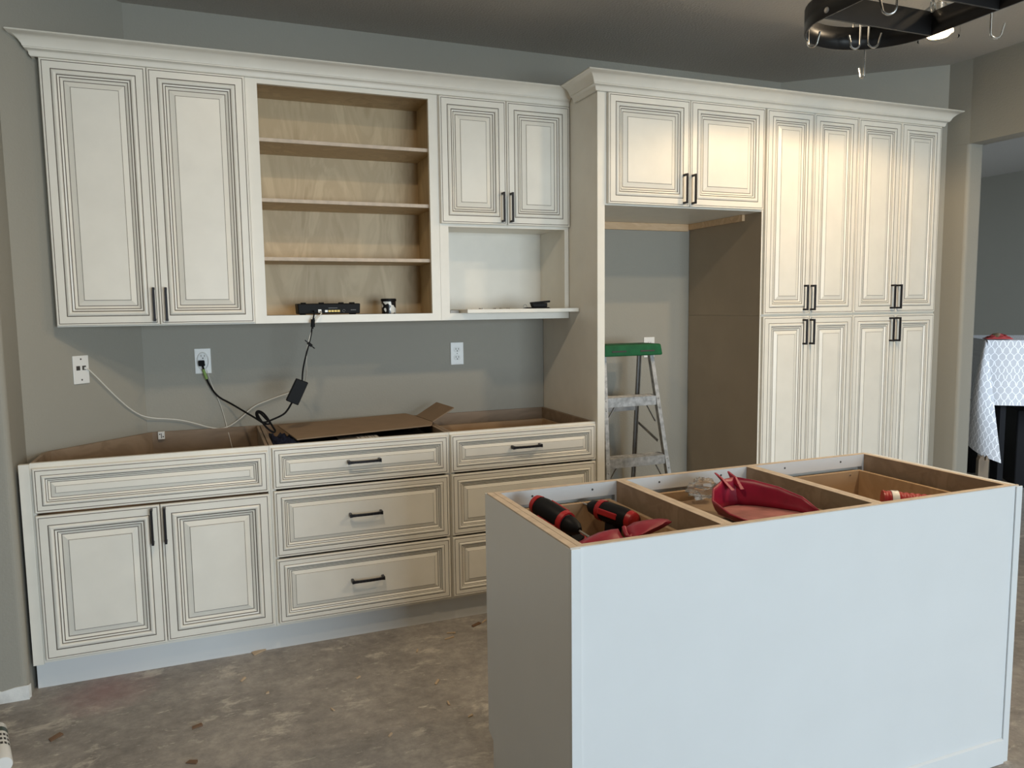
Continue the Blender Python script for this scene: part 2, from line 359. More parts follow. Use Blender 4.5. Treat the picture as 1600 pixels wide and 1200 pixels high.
# ------------------------------------------------------------------ doors, handles
PROF = [(0.0, 0.003, 0), (0.003, 0.0, 0), (0.0075, 0.0, 1), (0.0088, 0.0014, 1), (0.0103, 0.0, 0)]
PIN = [(0.0365, 0.0, 1), (0.0378, 0.0026, 1), (0.0396, 0.0004, 0), (0.044, -0.0030, 0), (0.049, -0.0042, 0), (0.054, -0.0022, 0), (0.0562, 0.0022, 1), (0.0575, 0.0042, 1),
       (0.0594, 0.0022, 0), (0.0652, 0.0035, 1), (0.0666, 0.0062, 1), (0.0684, 0.0050, 0), (0.073, 0.0082, 0), (0.0772, 0.0108, 1), (0.0806, 0.0108, 0), (0.100, 0.0032, 1), (0.1018, 0.0032, 0), (0.1026, 0.0012, 0)]
def front(x0, x1, z0, z1, yf, s=1.0, t=0.019, name='door', parent=None):
    mb = MB(); off = 0.0097
    prof = PROF + [(max(0.0, (i-0.037)*s + 0.037*s + (0 if s == 1 else 0.0)), d*(0.8 if s < 1 else 1), g) for i, d, g in PIN]
    rings = [(0.0, t, 0)] + prof
    vs = []
    for i, d, g in rings:
        y = yf + d
        vs += [(x0+i, y, z0+i), (x1-i, y, z0+i), (x1-i, y, z1-i), (x0+i, y, z1-i)]
    n = len(rings); fs = []; ms = []
    for r in range(n-1):
        for k in range(4):
            fs.append((r*4+k, r*4+(k+1) % 4, (r+1)*4+(k+1) % 4, (r+1)*4+k)); ms.append(rings[r][2])
    fs.append(tuple(4*(n-1)+k for k in range(4))); ms.append(0)
    fs.append((3, 2, 1, 0)); ms.append(0)
    for f, m_ in zip(fs, ms):
        pass
    o = len(mb.v); mb.v += [Vector(v) for v in vs]
    for f, m_ in zip(fs, ms): mb.f.append([i+o for i in f]); mb.m.append(m_)
    return mb.build(name, [M['cream'], M['glaze']], parent)
def pull_v(x, z0, z1, yf, parent):
    mb = MB(); w = 0.0045
    mb.box(x-w, x+w, yf-0.034, yf-0.025, z0, z1)
    mb.box(x-w, x+w, yf-0.026, yf+0.001, z0, z0+0.010).box(x-w, x+w, yf-0.026, yf+0.001, z1-0.010, z1)
    return mb.build('handle', M['black'], parent, bevel=0.0012)
def pull_h(x0, x1, z, yf, parent):
    mb = MB(); n = 10
    xm = (x0+x1)/2
    for i in range(n):
        a, b = i/n, (i+1)/n
        def sec(t):
            x = x0+(x1-x0)*t; e = abs(2*t-1); hh = 0.0052+0.0025*max(0, (e-0.75)/0.25)
            yb = yf-0.026-0.004*(1-e*e); return x, yb, hh
        xa, ya, ha = sec(a); xb, yb, hb = sec(b)
        mb.hexa([(xa, ya-0.005, z-ha), (xb, yb-0.005, z-hb), (xb, yb+0.005, z-hb), (xa, ya+0.005, z-ha),
                 (xa, ya-0.005, z+ha), (xb, yb-0.005, z+hb), (xb, yb+0.005, z+hb), (xa, ya+0.005, z+ha)])
    mb.box(x0, x0+0.010, yf-0.026, yf+0.002, z-0.007, z+0.007).box(x1-0.010, x1, yf-0.026, yf+0.002, z-0.007, z+0.007)
    return mb.build('handle', M['black'], parent, bevel=0.001)

# ------------------------------------------------------------------ upper cabinets
YU = -0.348; YUF = -0.3285; ZU = 1.3672; ZT = 2.3976
# left pair
c = thing('wall_cabinet', 'tall cream two-door wall cabinet at the left end, beside the open shelf cabinet', 'cabinet', (0.58, -0.17, ZU), 'cream wall cabinets')
MB().prism([(0.2045, YUF), (0.9525, YUF), (0.9525, -0.003), (0.486, -0.003), (0.2045, -0.281)], ZU, 2.44).build('body', M['cream'], c)
d = front(0.2065, 0.5765, ZU+0.004, ZT, YU, parent=c); pull_v(0.5605, 1.385, 1.523, YU, d)
d = front(0.5795, 0.9505, ZU+0.004, ZT, YU, parent=c); pull_v(0.6065, 1.385, 1.523, YU, d)
# open shelves
c = thing('open_shelf_cabinet', 'open wall cabinet with natural birch interior and three shelves', 'cabinet', (1.37, -0.17, ZU), 'cream wall cabinets')
X0, X1, O0, O1, OB, OT = 0.9535, 1.7895, 1.001, 1.747, 1.4012, 2.3807
fr = MB().box(X0, O0, YUF, -0.309, ZU, 2.44).box(O1, X1, YUF, -0.309, ZU, 2.44).box(O0, O1, YUF, -0.309, ZU, OB).box(O0, O1, YUF, -0.309, OT, 2.44)
fr.build('face_frame', M['cream'], c)
bx = MB().box(X0, X0+0.016, -0.309, -0.003, ZU, 2.44).box(X1-0.016, X1, -0.309, -0.003, ZU, 2.44)
bx.box(X0+0.016, X1-0.016, -0.309, -0.003, ZU+0.012, OB-0.002).box(X0+0.016, X1-0.016, -0.309, -0.003, 2.40, 2.44)
bx.build('box', M['birch'], c)
MB().box(X0+0.016, X1-0.016, -0.014, -0.004, OB, 2.40).build('back_panel', M['birch'], c)
for z in (2.163, 1.908, 1.656):
    MB().box(X0+0.018, X1-0.018, -0.292, -0.016, z-0.016, z, 0).box(X0+0.018, X1-0.018, -0.304, -0.292, z-0.016, z, 1).build('shelf', [M['birch'], M['birch_edge']], c, bevel=0.001)
# right pair with niche
c = thing('wall_cabinet', 'cream wall cabinet of two short doors above an open niche', 'cabinet', (2.12, -0.17, ZU), 'cream wall cabinets')
X0, X1 = 1.7905, 2.4595
fr = MB().box(X0, 1.833, YUF, -0.309, ZU, 2.44).box(2.437, X1, YUF, -0.309, ZU, 2.44).box(1.833, 2.437, YUF, -0.309, ZU, 1.400).box(1.833, 2.437, YUF, -0.309, 1.806, 2.44)
fr.box(X0, X0+0.016, -0.309, -0.003, ZU, 2.44).box(X1-0.016, X1, -0.309, -0.003, ZU, 2.44).box(X0+0.016, X1-0.016, -0.309, -0.003, ZU+0.012, 1.397)
fr.box(X0+0.016, X1-0.016, -0.309, -0.003, 1.812, 1.828).box(X0+0.016, X1-0.016, -0.012, -0.003, 1.397, 2.44)
fr.box(X0+0.016, X1-0.016, -0.309, -0.003, 2.424, 2.44)
fr.build('body', M['cream'], c)
d = front(1.794, 2.1235, 1.819, ZT, YU, parent=c); pull_v(2.0985, 1.831, 1.971, YU, d)
d = front(2.1265, 2.4580, 1.819, ZT, YU, parent=c); pull_v(2.1425, 1.831, 1.971, YU, d)
# crown mouldings
def crown(p, ztop, zbot):
    h = ztop-zbot
    return [(0.0, zbot), (0.010, zbot), (0.014, zbot+0.006), (0.015, zbot+0.016), (0.020, zbot+0.022), (0.026, zbot+0.024), (0.028, zbot+0.026), (0.028, zbot+0.029), (0.031, zbot+0.030),
            (0.034, zbot+0.038), (0.040, zbot+0.048), (0.050, zbot+0.058), (0.062, zbot+0.0655), (0.070, zbot+0.069), (0.0745, zbot+0.0705), (0.077, zbot+0.073), (0.078, ztop-0.004), (0.076, ztop), (0.0, ztop)]
MB().sweep([(0.190, -0.294), (0.190, YUF-0.0015), (2.459, YUF-0.0015)], crown(0, 2.478, 2.401)).build('crown_moulding', M['cream'], smooth=True)
tag(bpy.data.objects['crown_moulding'], 'lower cream crown moulding along the top of the wall cabinets on the left', 'moulding', 'crown mouldings')
o = MB().sweep([(2.459, YUF-0.085), (2.459, -0.6315), (4.636, -0.6315), (4.636, -0.606)], crown(0, 2.478, 2.401)).build('crown_moulding', M['cream'], smooth=True)
tag(o, 'deeper cream crown moulding capping the fridge surround and tall pantry on the right', 'moulding', 'crown mouldings')

# ------------------------------------------------------------------ fridge surround and pantry
YT = -0.649; YTF = -0.630
o = MB().box(2.462, 2.5005, -0.6300, -0.003, 0, 2.44).build('refrigerator_panel', M['cream'], bevel=0.001)
tag(o, 'tall cream end panel between the drawer base and the empty refrigerator bay', 'panel')
c = thing('wall_cabinet', 'deep cream two-door cabinet bridging the empty refrigerator bay', 'cabinet', (2.95, -0.31, 1.893), 'cream wall cabinets')
MB().box(2.5015, 3.4015, -0.628, -0.003, 1.893, 2.44).build('body', M['cream'], c)
d = front(2.5105, 2.9545, 1.899, ZT, YT, parent=c); pull_v(2.9205, 1.910, 2.051, YT, d)
d = front(2.9575, 3.3985, 1.899, ZT, YT, parent=c); pull_v(2.9685, 1.910, 2.051, YT, d)
o = MB().box(2.502, 3.383, -0.021, -0.0005, 1.852, 1.892).build('wood_batten', M['pine']); tag(o, 'pale pine batten screwed to the wall across the back of the refrigerator bay', 'batten', 'pine battens')
o = MB().box(3.384, 3.4012, -0.50, -0.0005, 1.860, 1.892).build('wood_batten', M['pine']); tag(o, 'pine batten running front to back on the right side of the refrigerator bay', 'batten', 'pine battens')
# pantry: four boxes
def pantry(poly, x, z0, z1, dz0, dz1, hz, h, label):
    c = thing('pantry_cabinet', label, 'cabinet', (sum(p[0] for p in poly)/len(poly), -0.35, z0), 'cream pantry cabinets')
    mb = MB(); mb.prism(poly, z0, z1)
    mb.m = [0]*len(mb.f)
    # outer left side is tan panel
    for i, f in enumerate(mb.f):
        vs = [mb.v[k] for k in f]
        if all(abs(v.x-3.4025) < 1e-4 for v in vs): mb.m[i] = 1
    mb.build('body', [M['cream'], M['tan_side']], c)
    for (a, b, hx) in x:
        d = front(a, b, dz0, dz1, YT, s=0.93, parent=c); pull_v(hx, hz[0], hz[1], YT, d)
    return c
pa = [(3.4025, YTF), (4.0125, YTF), (4.0125, -0.003), (3.4025, -0.003)]
pb = [(4.0135, YTF), (4.632, YTF), (4.632, -0.535), (4.045, -0.006), (4.0135, -0.004)]
xa = [(3.4115, 3.7115, 3.670), (3.7145, 4.0110, 3.7185)]
xb = [(4.0145, 4.3195, 4.280), (4.3225, 4.6195, 4.3265)]
pantry(pa, xa, 1.3665, 2.44, 1.372, ZT, (1.390, 1.523), 0, 'upper pantry cabinet directly right of the refrigerator bay, two tall narrow doors')
pantry(pb, xb, 1.3665, 2.44, 1.372, ZT, (1.392, 1.525), 0, 'upper pantry cabinet at the right end of the run, two tall narrow doors')
pantry(pa, xa, 0.0, 1.3655, 0.115, 1.360, (1.211, 1.345), 0, 'lower pantry cabinet right of the refrigerator bay, doors partly hidden by the island')
pantry(pb, xb, 0.0, 1.3655, 0.115, 1.360, (1.211, 1.345), 0, 'lower pantry cabinet at the right end of the run, next to the dining room opening')

# ------------------------------------------------------------------ base cabinets
YBF = -0.610; YB = -0.630; ZB = 0.876
def base_box(x0, x1, c, poly=None, ybk=-0.004):
    b = MB()
    if poly is None:
        b.box(x0, x0+0.016, -0.590, ybk, 0.114, ZB).box(x1-0.016, x1, -0.590, ybk, 0.114, ZB)
        b.box(x0+0.016, x1-0.016, ybk-0.012, ybk, 0.114, ZB)
        b.box(x0+0.016, x1-0.016, -0.590, ybk-0.012, 0.114, 0.130)
    else:
        for (p, q) in zip(poly[:-1], poly[1:]):
            b.bar((p[0], p[1], (0.114+ZB)/2), (q[0], q[1], (0.114+ZB)/2), 0.012, ZB-0.114)
        b.prism(poly, 0.114, 0.130)
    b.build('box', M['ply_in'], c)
c = thing('base_cabinet', 'cream base cabinet at the left end with one long false drawer over two doors', 'cabinet', (0.55, -0.33, 0), 'cream base cabinets')
MB().box(0.0935, 0.128, YBF-0.004, -0.592, 0.110, ZB-0.003).box(0.1285, 0.140, YBF, -0.592, 0.114, ZB).box(0.957, 0.9665, YBF, -0.592, 0.114, ZB).box(0.140, 0.957, YBF, -0.592, 0.845, ZB).box(0.140, 0.957, YBF, -0.592, 0.114, 0.134).build('face_frame', M['cream'], c)
base_box(0.13, 0.967, c, [(0.9585, -0.585), (0.9585, -0.012), (0.498, -0.012), (0.150, -0.356), (0.136, -0.40), (0.136, -0.585)])
dr = front(0.138, 0.9595, 0.691, 0.858, YB, s=0.70, name='drawer_front', parent=c)
d = front(0.138, 0.5525, 0.128, 0.681, YB, parent=c); pull_v(0.5245, 0.531, 0.670, YB, d)
d = front(0.5555, 0.9595, 0.130, 0.681, YB, parent=c); pull_v(0.5705, 0.531, 0.670, YB, d)
def drawer_base(x0, x1, fx0, fx1, zs, label, hx):
    c = thing('base_cabinet', label, 'cabinet', ((x0+x1)/2, -0.33, 0), 'cream base cabinets')
    mb = MB().box(x0, x0+0.02, YBF, -0.592, 0.114, ZB).box(x1-0.02, x1, YBF, -0.592, 0.114, ZB).box(x0+0.02, x1-0.02, YBF, -0.592, 0.838, ZB).box(x0+0.02, x1-0.02, YBF, -0.592, 0.114, 0.14)
    mb.build('face_frame', M['cream'], c)
    base_box(x0+0.001, x1-0.001, c)
    for i, (z0, z1) in enumerate(zs):
        d = front(fx0, fx1, z0, z1, YB, s=0.66 if i == 0 else 0.72, name='drawer_front', parent=c)
        pull_h(hx[0], hx[1], hx[2][i], YB, d)
        if i == 0:
            a, b, y0, y1, t = x0+0.035, x1-0.035, -0.590, -0.08, 0.014
            bx = MB().box(a, a+t, y0, y1, 0.715, 0.825).box(b-t, b, y0, y1, 0.715, 0.825).box(a+t, b-t, y1-t, y1, 0.715, 0.825).box(a+t, b-t, y0, y0+t, 0.715, 0.825).box(a+t, b-t, y0+t, y1-t, 0.715, 0.724)
            bx.build('drawer_box', M['drawer_wood'], d)
    return c
ZS = [(0.697, 0.866), (0.411, 0.688), (0.129, 0.402)]
drawer_base(0.9675, 1.7305, 0.9775, 1.7200, ZS, 'middle cream base cabinet of three drawers, cardboard lying in its open top', (1.277, 1.417, (0.787, 0.560, 0.272)))
drawer_base(1.7315, 2.4610, 1.7330, 2.4525, ZS, 'right cream base cabinet of three drawers, partly hidden by the island', (2.018, 2.163, (0.791, 0.560, 0.272)))
o = MB().box(0.0935, 2.461, -0.566, -0.552, 0, 0.1135).build('toe_kick_board', M['white_panel']); tag(o, 'long pale toe kick board under the row of base cabinets', 'board')
o = MB().box(0.525, 0.552, -0.034, -0.0185, 0.845, 0.879).box(0.537, 0.540, -0.0345, -0.034, 0.85, 0.872, 1)
o.lathe((0.532, -0.034, 0.868), [(0.003, 0), (0.003, 0.001)], 8, 1, (0, -1, 0)).lathe((0.546, -0.034, 0.856), [(0.003, 0), (0.003, 0.001)], 8, 1, (0, -1, 0))
tag(o.build('corner_bracket', [M['white_pl'], M['gap']]), 'small white bracket on the back rail inside the left base cabinet', 'bracket')

# ------------------------------------------------------------------ cardboard, cooktop
def slab(pts, t, name, m, uvdir=None):
    n = len(pts); a = Vector(pts[0]); nr = (Vector(pts[1])-a).cross(Vector(pts[-1])-a).normalized()
    if nr.z < 0: nr = -nr
    vs = [Vector(p) for p in pts] + [Vector(p)-nr*t for p in pts]
    return MB().add(vs, [tuple(range(n)), tuple(range(2*n-1, n-1, -1))] + [(i, (i+1) % n, n+(i+1) % n, n+i) for i in range(n)])
sheet = thing('cardboard_sheet', 'large brown cardboard sheet with a raised flap lying over the black appliance', 'cardboard', (1.38, -0.29, 0.886))
slab([(1.04, -0.145, 0.890), (1.085, -0.539, 0.884), (1.697, -0.444, 0.889), (1.727, -0.359, 0.890), (1.701, -0.133, 0.891), (1.68, -0.012, 0.890)], 0.005, '', None).build('sheet', M['cardboard'], sheet)
slab([(1.703, -0.140, 0.8925), (1.727, -0.355, 0.8915), (1.833, -0.359, 0.952), (1.812, -0.133, 0.954)], 0.005, '', None).build('flap', M['cardboard'], sheet)
ck = thing('black_appliance', 'shiny black cooktop tucked beneath the cardboard sheet', 'appliance', (1.37, -0.3, 0.832))
ap = MB().box(1.105, 1.66, -0.565, -0.06, 0.832, 0.862); ap.build('body', mat('black_gloss', (0.008, 0.008, 0.010), 0.12), ck, bevel=0.004)
lb = MB().box(1.262, 1.440, -0.562, -0.44, 0.8625, 0.8635)
q = [(1.345, 0.010, 0), (1.360, 0.018, 0), (1.382, 0.008, 0), (1.394, 0.014, 0), (1.412, 0.007, 0), (1.424, 0.012, 0)]
for x, ww, _ in q: lb.box(x, x+ww, -0.545, -0.46, 0.8635, 0.8638, 1)
lb.lathe((1.285, -0.520, 0.8635), [(0.006, 0), (0.006, 0.0004)], 10, 2)
lb.build('label', [mat('silver_label', (0.42, 0.40, 0.37), 0.35, 0.4), M['white_pl'], M['gap']], ck)
rg = MB(); N = 9
for i in range(N):
    for j in range(N):
        rg.v.append(Vector((0.995+0.10*i/(N-1), -0.57+0.34*j/(N-1), 0.845+0.018*math.sin(i*1.7+j*0.9)+0.012*random.random())))
for i in range(N-1):
    for j in range(N-1): rg.f.append([i*N+j, (i+1)*N+j, (i+1)*N+j+1, i*N+j+1]); rg.m.append(0)
o = rg.build('blue_rag', M['bluecloth'], smooth=True); tag(o, 'crumpled dark blue rag in the left corner of the middle base cabinet', 'rag')
md = o.modifiers.new('thick', 'SOLIDIFY'); md.thickness = 0.004

# ------------------------------------------------------------------ outlets and cords
dn = Vector((1, -1, 0)).normalized()          # normal of the angled wall
jc = Vector((0.259, -0.221, 1.188))
j = thing('jack_plate', 'white two-port jack plate on the angled wall at left', 'outlet', jc)
mt = Matrix.Translation(jc) @ Matrix.Rotation(math.radians(45), 4, 'Z')
mb = MB().box(-0.0355, 0.0355, -0.006, -0.0006, -0.0585, 0.0585).xf(mt); mb.build('plate', M['white_pl'], j, bevel=0.002)
for dx in (-0.014, 0.013): MB().box(dx-0.0085, dx+0.0085, -0.0068, -0.006, -0.002, 0.016).xf(mt).build('port', M['gap'], j)
for dz in (-0.042, 0.044): MB().lathe((0, -0.006, dz), [(0.0035, 0), (0.0035, 0.001)], 10, 0, (0, -1, 0)).xf(mt).build('screw', M['gap'], j)
mb = MB().box(0.012, 0.024, -0.010, -0.0068, 0.001, 0.010).xf(mt); mb.build('plug', M['white_pl'], j)
def duplex(x, z, label, fancy=False):
    c = thing('wall_outlet', label, 'outlet', (x, 0, z), 'white duplex outlets')
    MB().box(x-0.0355, x+0.0355, -0.0062, -0.0006, z-0.0585, z+0.0585).build('plate', M['white_pl'], c, bevel=0.0025)
    for dz in (0.021, -0.021):
        mb = MB(); P = []
        for k in range(20):
            a = 2*math.pi*k/20; P.append((x+0.0175*math.cos(a), z+dz+max(-0.014, min(0.014, 0.0185*math.sin(a)))))
        mb.add([(px, -0.0062, pz) for px, pz in P] + [(px, -0.0082, pz) for px, pz in P], [tuple(range(20)), tuple(range(39, 19, -1))] + [(k, (k+1) % 20, 20+(k+1) % 20, 20+k) for k in range(20)])
        r = mb.build('receptacle', mat('receptacle_white', (0.74, 0.74, 0.72), 0.3), c)
        for sx, hh in ((-0.0085, 0.008), (0.0060, 0.007)): MB().box(x+sx, x+sx+0.0025, -0.0087, -0.0081, z+dz-0.001, z+dz+hh).build('slot', M['gap'], r)
        MB().lathe((x, -0.0081, z+dz-0.0075), [(0.003, 0), (0.003, 0.0006)], 8, 0, (0, -1, 0)).build('ground_hole', M['gap'], r)
    MB().lathe((x, -0.0062, z), [(0.003, 0), (0.003, 0.001)], 8, 0, (0, -1, 0)).build('screw', M['grey_pl'], c)
    return c
o2 = duplex(0.7305, 1.1935, 'white wall outlet with a black plug in its lower socket')
pts = [(0.7305+0.024*math.cos(a), -0.0085, 1.1935+0.040*math.sin(a)) for a in [2*math.pi*k/28 for k in range(28)]]
MB().tube(pts, 0.0028, 8, 0, True).build('oval_collar', M['white_pl'], o2, smooth=True)
duplex(1.966, 1.1875, 'empty white duplex outlet on the wall left of the tall refrigerator panel')
duplex(3.133, 1.185, 'white wall outlet half hidden behind the green ladder top')

def diag_pt(px, py, off):
    d = _fw + _r*((px-800)/F_PX) - _u*((py-600)/F_PX); k = 0.48+off*math.sqrt(2)
    t = (k-(CAM.x-CAM.y))/(d.x-d.y); return CAM + d*t
wc = [diag_pt(137, 576, 0.012), diag_pt(150, 588, 0.014), diag_pt(178, 617, 0.010), diag_pt(205, 641, 0.010), diag_pt(228, 653, 0.010)]
wc += [at(x, y, 'y', -0.014) for x, y in ((275, 655), (300, 660), (330, 669), (352, 670), (375, 655), (395, 635), (420, 625), (447, 615))]
wc += [at(470, 609, 'y', -0.06), at(480, 590, 'y', -0.20), at(478, 560, 'y', -0.355), at(480, 543, 'y', -0.360), at(487, 516, 'y', -0.362), at(493, 500, 'y', -0.362), at(503, 489.5, 'y', -0.352), at(501, 486.5, 'y', -0.30)]
o = MB().tube(wc, 0.0028, 8, 0, smooth=2).build('network_cable', M['white_cord'], smooth=True)
tag(o, 'white network cable looping along the wall from the jack plate to the router', 'cable', 'loose cables')
wc = [at(x, y, 'y', yy) for x, y, yy in ((323, 578, -0.013), (330, 600, -0.010), (345, 632, -0.010), (355, 668, -0.012), (363, 700, -0.03))]
o = MB().tube(wc, 0.0015, 6, 0, smooth=2).build('thin_wire', M['white_cord'], smooth=True)
tag(o, 'thin pale wire hanging from the plugged outlet into the left base cabinet', 'cable', 'loose cables')
pw = thing('power_adapter', 'black power brick hanging on its cord from the router', 'adapter', (1.11, -0.33, 1.06))
cA, cB, cC, cD = [at(x, y, 'y', -0.36) for x, y in ((463.5, 591.5), (482, 598), (466, 633.6), (447, 626))]
dv = Vector((0, 0.030, 0))
MB().hexa([cD, cC, cC+dv, cD+dv, cA, cB, cB+dv, cA+dv]).build('brick', M['black_pl'], pw, bevel=0.003)
mA = (cA+cB)/2+dv/2; mB_ = (cD+cC)/2+dv/2
p1 = [mA, at(473, 578, 'y', -0.352), at(478, 555, 'y', -0.360), at(484, 533, 'y', -0.361), at(487.5, 515, 'y', -0.362), at(489.5, 497, 'y', -0.362), at(491, 489.5, 'y', -0.350), at(490, 486, 'y', -0.30)]
MB().tube(p1, 0.0035, 8, 0, smooth=2).build('cord', M['rubber'], pw, smooth=True)
MB().tube([at(488.7, 511, 'y', -0.362), at(489, 499, 'y', -0.362)], 0.009, 12).build('ferrite_bead', M['black_pl'], pw, smooth=True)
MB().tube([at(488, 514, 'y', -0.362), at(490, 497, 'y', -0.362)], 0.005, 10).build('ferrite_sleeve', M['black_pl'], pw, smooth=True)
va, vb = at(476.5, 531.5, 'y', -0.360), at(491.5, 544.5, 'y', -0.360)
MB().bar(va, va.lerp(vb, 0.35), 0.004, 0.010, up=(0, 1, 0)).bar(va.lerp(vb, 0.3), va.lerp(vb, 0.7), 0.012, 0.022, up=(0, 1, 0)).bar(va.lerp(vb, 0.65), vb, 0.004, 0.012, up=(0, 1, 0)).build('cord_tie', M['rubber'], pw)
p2 = [mB_, at(450, 640, 'y', -0.34), at(443, 648, 'y', -0.36), at(425, 656, 'y', -0.40), at(412, 661, 'y', -0.42), at(403, 656, 'y', -0.40), at(399, 645, 'y', -0.36), at(404, 641, 'y', -0.34), at(414, 647, 'y', -0.37), at(427, 668, 'y', -0.42), at(431, 674, 'y', -0.44),
      at(426, 676, 'y', -0.45), at(414, 666, 'y', -0.43), at(401, 647, 'y', -0.38), at(405, 643.5, 'y', -0.35), at(416, 655, 'y', -0.39), at(424, 662, 'y', -0.41), at(414, 663, 'y', -0.41), at(402, 655, 'y', -0.30), at(385, 645, 'y', -0.12), at(360, 630, 'y', -0.03), at(340, 620, 'y', -0.02), at(328, 603, 'y', -0.018), at(321, 588, 'y', -0.022), at(317, 572, 'y', -0.030)]
MB().tube(p2, 0.0042, 8, 0, smooth=2).build('mains_cord', M['rubber'], pw, smooth=True)
pz = at(315.5, 568, 'y', -0.02)
MB().box(pz.x-0.014, pz.x+0.012, -0.032, -0.009, pz.z-0.012, pz.z+0.014).build('plug', M['rubber'], pw, bevel=0.003)
MB().tube([at(317.5, 577, 'y', -0.028), at(323, 592, 'y', -0.022)], 0.0065, 10).build('tag', M['green_tag'], pw)

# ------------------------------------------------------------------ things in the upper cabinets
rt = thing('router', 'black network router with yellow ports on the bottom of the open shelf cabinet', 'router', (1.28, -0.25, OB))
rx0, rx1 = 1.137, 1.417
mb = MB().hexa([(rx0+0.003, -0.285, OB+0.004), (rx1-0.003, -0.285, OB+0.004), (rx1-0.003, -0.165, OB+0.004), (rx0+0.003, -0.165, OB+0.004),
                (rx0, -0.282, OB+0.050), (rx1, -0.282, OB+0.050), (rx1, -0.170, OB+0.052), (rx0, -0.170, OB+0.052)])
mb.build('case', M['black_pl'], rt, bevel=0.004)
mb = MB()
for x in (rx0+0.02, rx1-0.035):
    for y in (-0.275, -0.19): MB().box(x, x+0.015, y, y+0.015, OB+0.0002, OB+0.0045).build('foot', M['rubber'], rt)
for x in (rx0+0.02, rx0+0.10, rx1-0.09, rx1-0.04): MB().box(x, x+0.022, -0.24, -0.21, OB+0.0505, OB+0.056).build('vent_rib', M['black_pl'], rt, bevel=0.002)
for i in range(4): MB().box(1.271+i*0.0135, 1.282+i*0.0135, -0.2868, -0.283, OB+0.012, OB+0.021).build('port', M['yellow'], rt)
MB().box(1.256, 1.268, -0.2868, -0.283, OB+0.012, OB+0.021).build('port', M['white_pl'], rt)
MB().box(1.225, 1.239, -0.294, -0.283, OB+0.010, OB+0.024).build('cable_plug', M['white_pl'], rt)
MB().box(1.272, 1.312, -0.2855, -0.2838, OB+0.0295, OB+0.0308).build('marking', M['grey_pl'], rt)
MB().box(1.372, 1.396, -0.2855, -0.2835, OB+0.0200, OB+0.0215).build('marking', M['grey_pl'], rt)
MB().tube([(1.341+0.006*math.cos(a), -0.2855, OB+0.017+0.006*math.sin(a)) for a in [k*0.6 for k in range(10)]], 0.0005, 5).build('marking', M['grey_pl'], rt)
cn = thing('tin_can', 'small black and white printed tin next to the router', 'tin', (1.567, -0.20, OB))
MB().lathe((1.567, -0.20, OB+0.0005), [(0.031, 0), (0.034, 0.002), (0.034, 0.056), (0.032, 0.058)], 28).build('body', M['can'], cn, smooth=True)
MB().lathe((1.567, -0.20, OB+0.0585), [(0.034, 0), (0.0365, 0.001), (0.0365, 0.011), (0.033, 0.0135)], 28).build('lid', M['black_pl'], cn, smooth=True)
o = MB().hexa([(1.882, -0.445, 1.4003), (2.458, -0.445, 1.4003), (2.430, -0.13, 1.4003), (1.895, -0.13, 1.4003),
               (1.882, -0.445, 1.4173), (2.458, -0.445, 1.4173), (2.430, -0.13, 1.4173), (1.895, -0.13, 1.4173)]).build('shelf_board', M['cream'], bevel=0.001)
tag(o, 'loose cream shelf board sticking out of the niche under the short wall cabinet doors', 'board')
o = MB().box(1.838, 1.880, -0.320, -0.05, 1.4003, 1.4140).build('grey_strip', M['grey_pl']); tag(o, 'short grey strip left of the loose board in the niche', 'strip')
cl = thing('black_clip_tool', 'small black hinged tool with a wire ring lying on the loose shelf board', 'tool', (2.28, -0.36, 1.4175))
z = 1.4177
MB().hexa([(2.20, -0.385, z), (2.335, -0.385, z), (2.335, -0.345, z), (2.20, -0.345, z), (2.21, -0.382, z+0.006), (2.325, -0.382, z+0.006), (2.325, -0.348, z+0.006), (2.21, -0.348, z+0.006)]).build('base', M['black_pl'], cl, bevel=0.002)
mb = MB().hexa([(2.243, -0.380, z+0.006), (2.318, -0.380, z+0.006), (2.318, -0.350, z+0.006), (2.243, -0.350, z+0.006), (2.236, -0.380, z+0.024), (2.318, -0.380, z+0.027), (2.318, -0.350, z+0.027), (2.236, -0.350, z+0.024)])
mb.build('block', M['black_pl'], cl, bevel=0.003)
MB().bar((2.234, -0.365, z+0.026), (2.335, -0.365, z+0.034), 0.026, 0.009).build('jaw', M['black_pl'], cl, bevel=0.003)
pts = [(2.202+0.009*math.cos(a), -0.372, z+0.0105+0.009*math.sin(a)) for a in [2*math.pi*k/16 for k in range(16)]]
MB().tube(pts, 0.0013, 6, 0, True).build('wire_ring', M['alu_dark'], cl, smooth=True)
for i, (x, y, a) in enumerate(((1.955, -0.40, 0.4), (1.985, -0.36, 1.4), (2.035, -0.41, 2.2), (2.07, -0.37, 0.2), (2.10, -0.40, 1.0), (2.125, -0.36, 2.7))):
    mb = MB().tube([(x, y, 1.4203), (x+0.016*math.cos(a), y+0.016*math.sin(a), 1.4200)], [0.0028, 0.0012], 6)
    o = mb.build('screw', M['alu_dark']); tag(o, 'tiny dark screw lying on the loose shelf board left of the black tool', 'screw', 'screws on the loose shelf board')

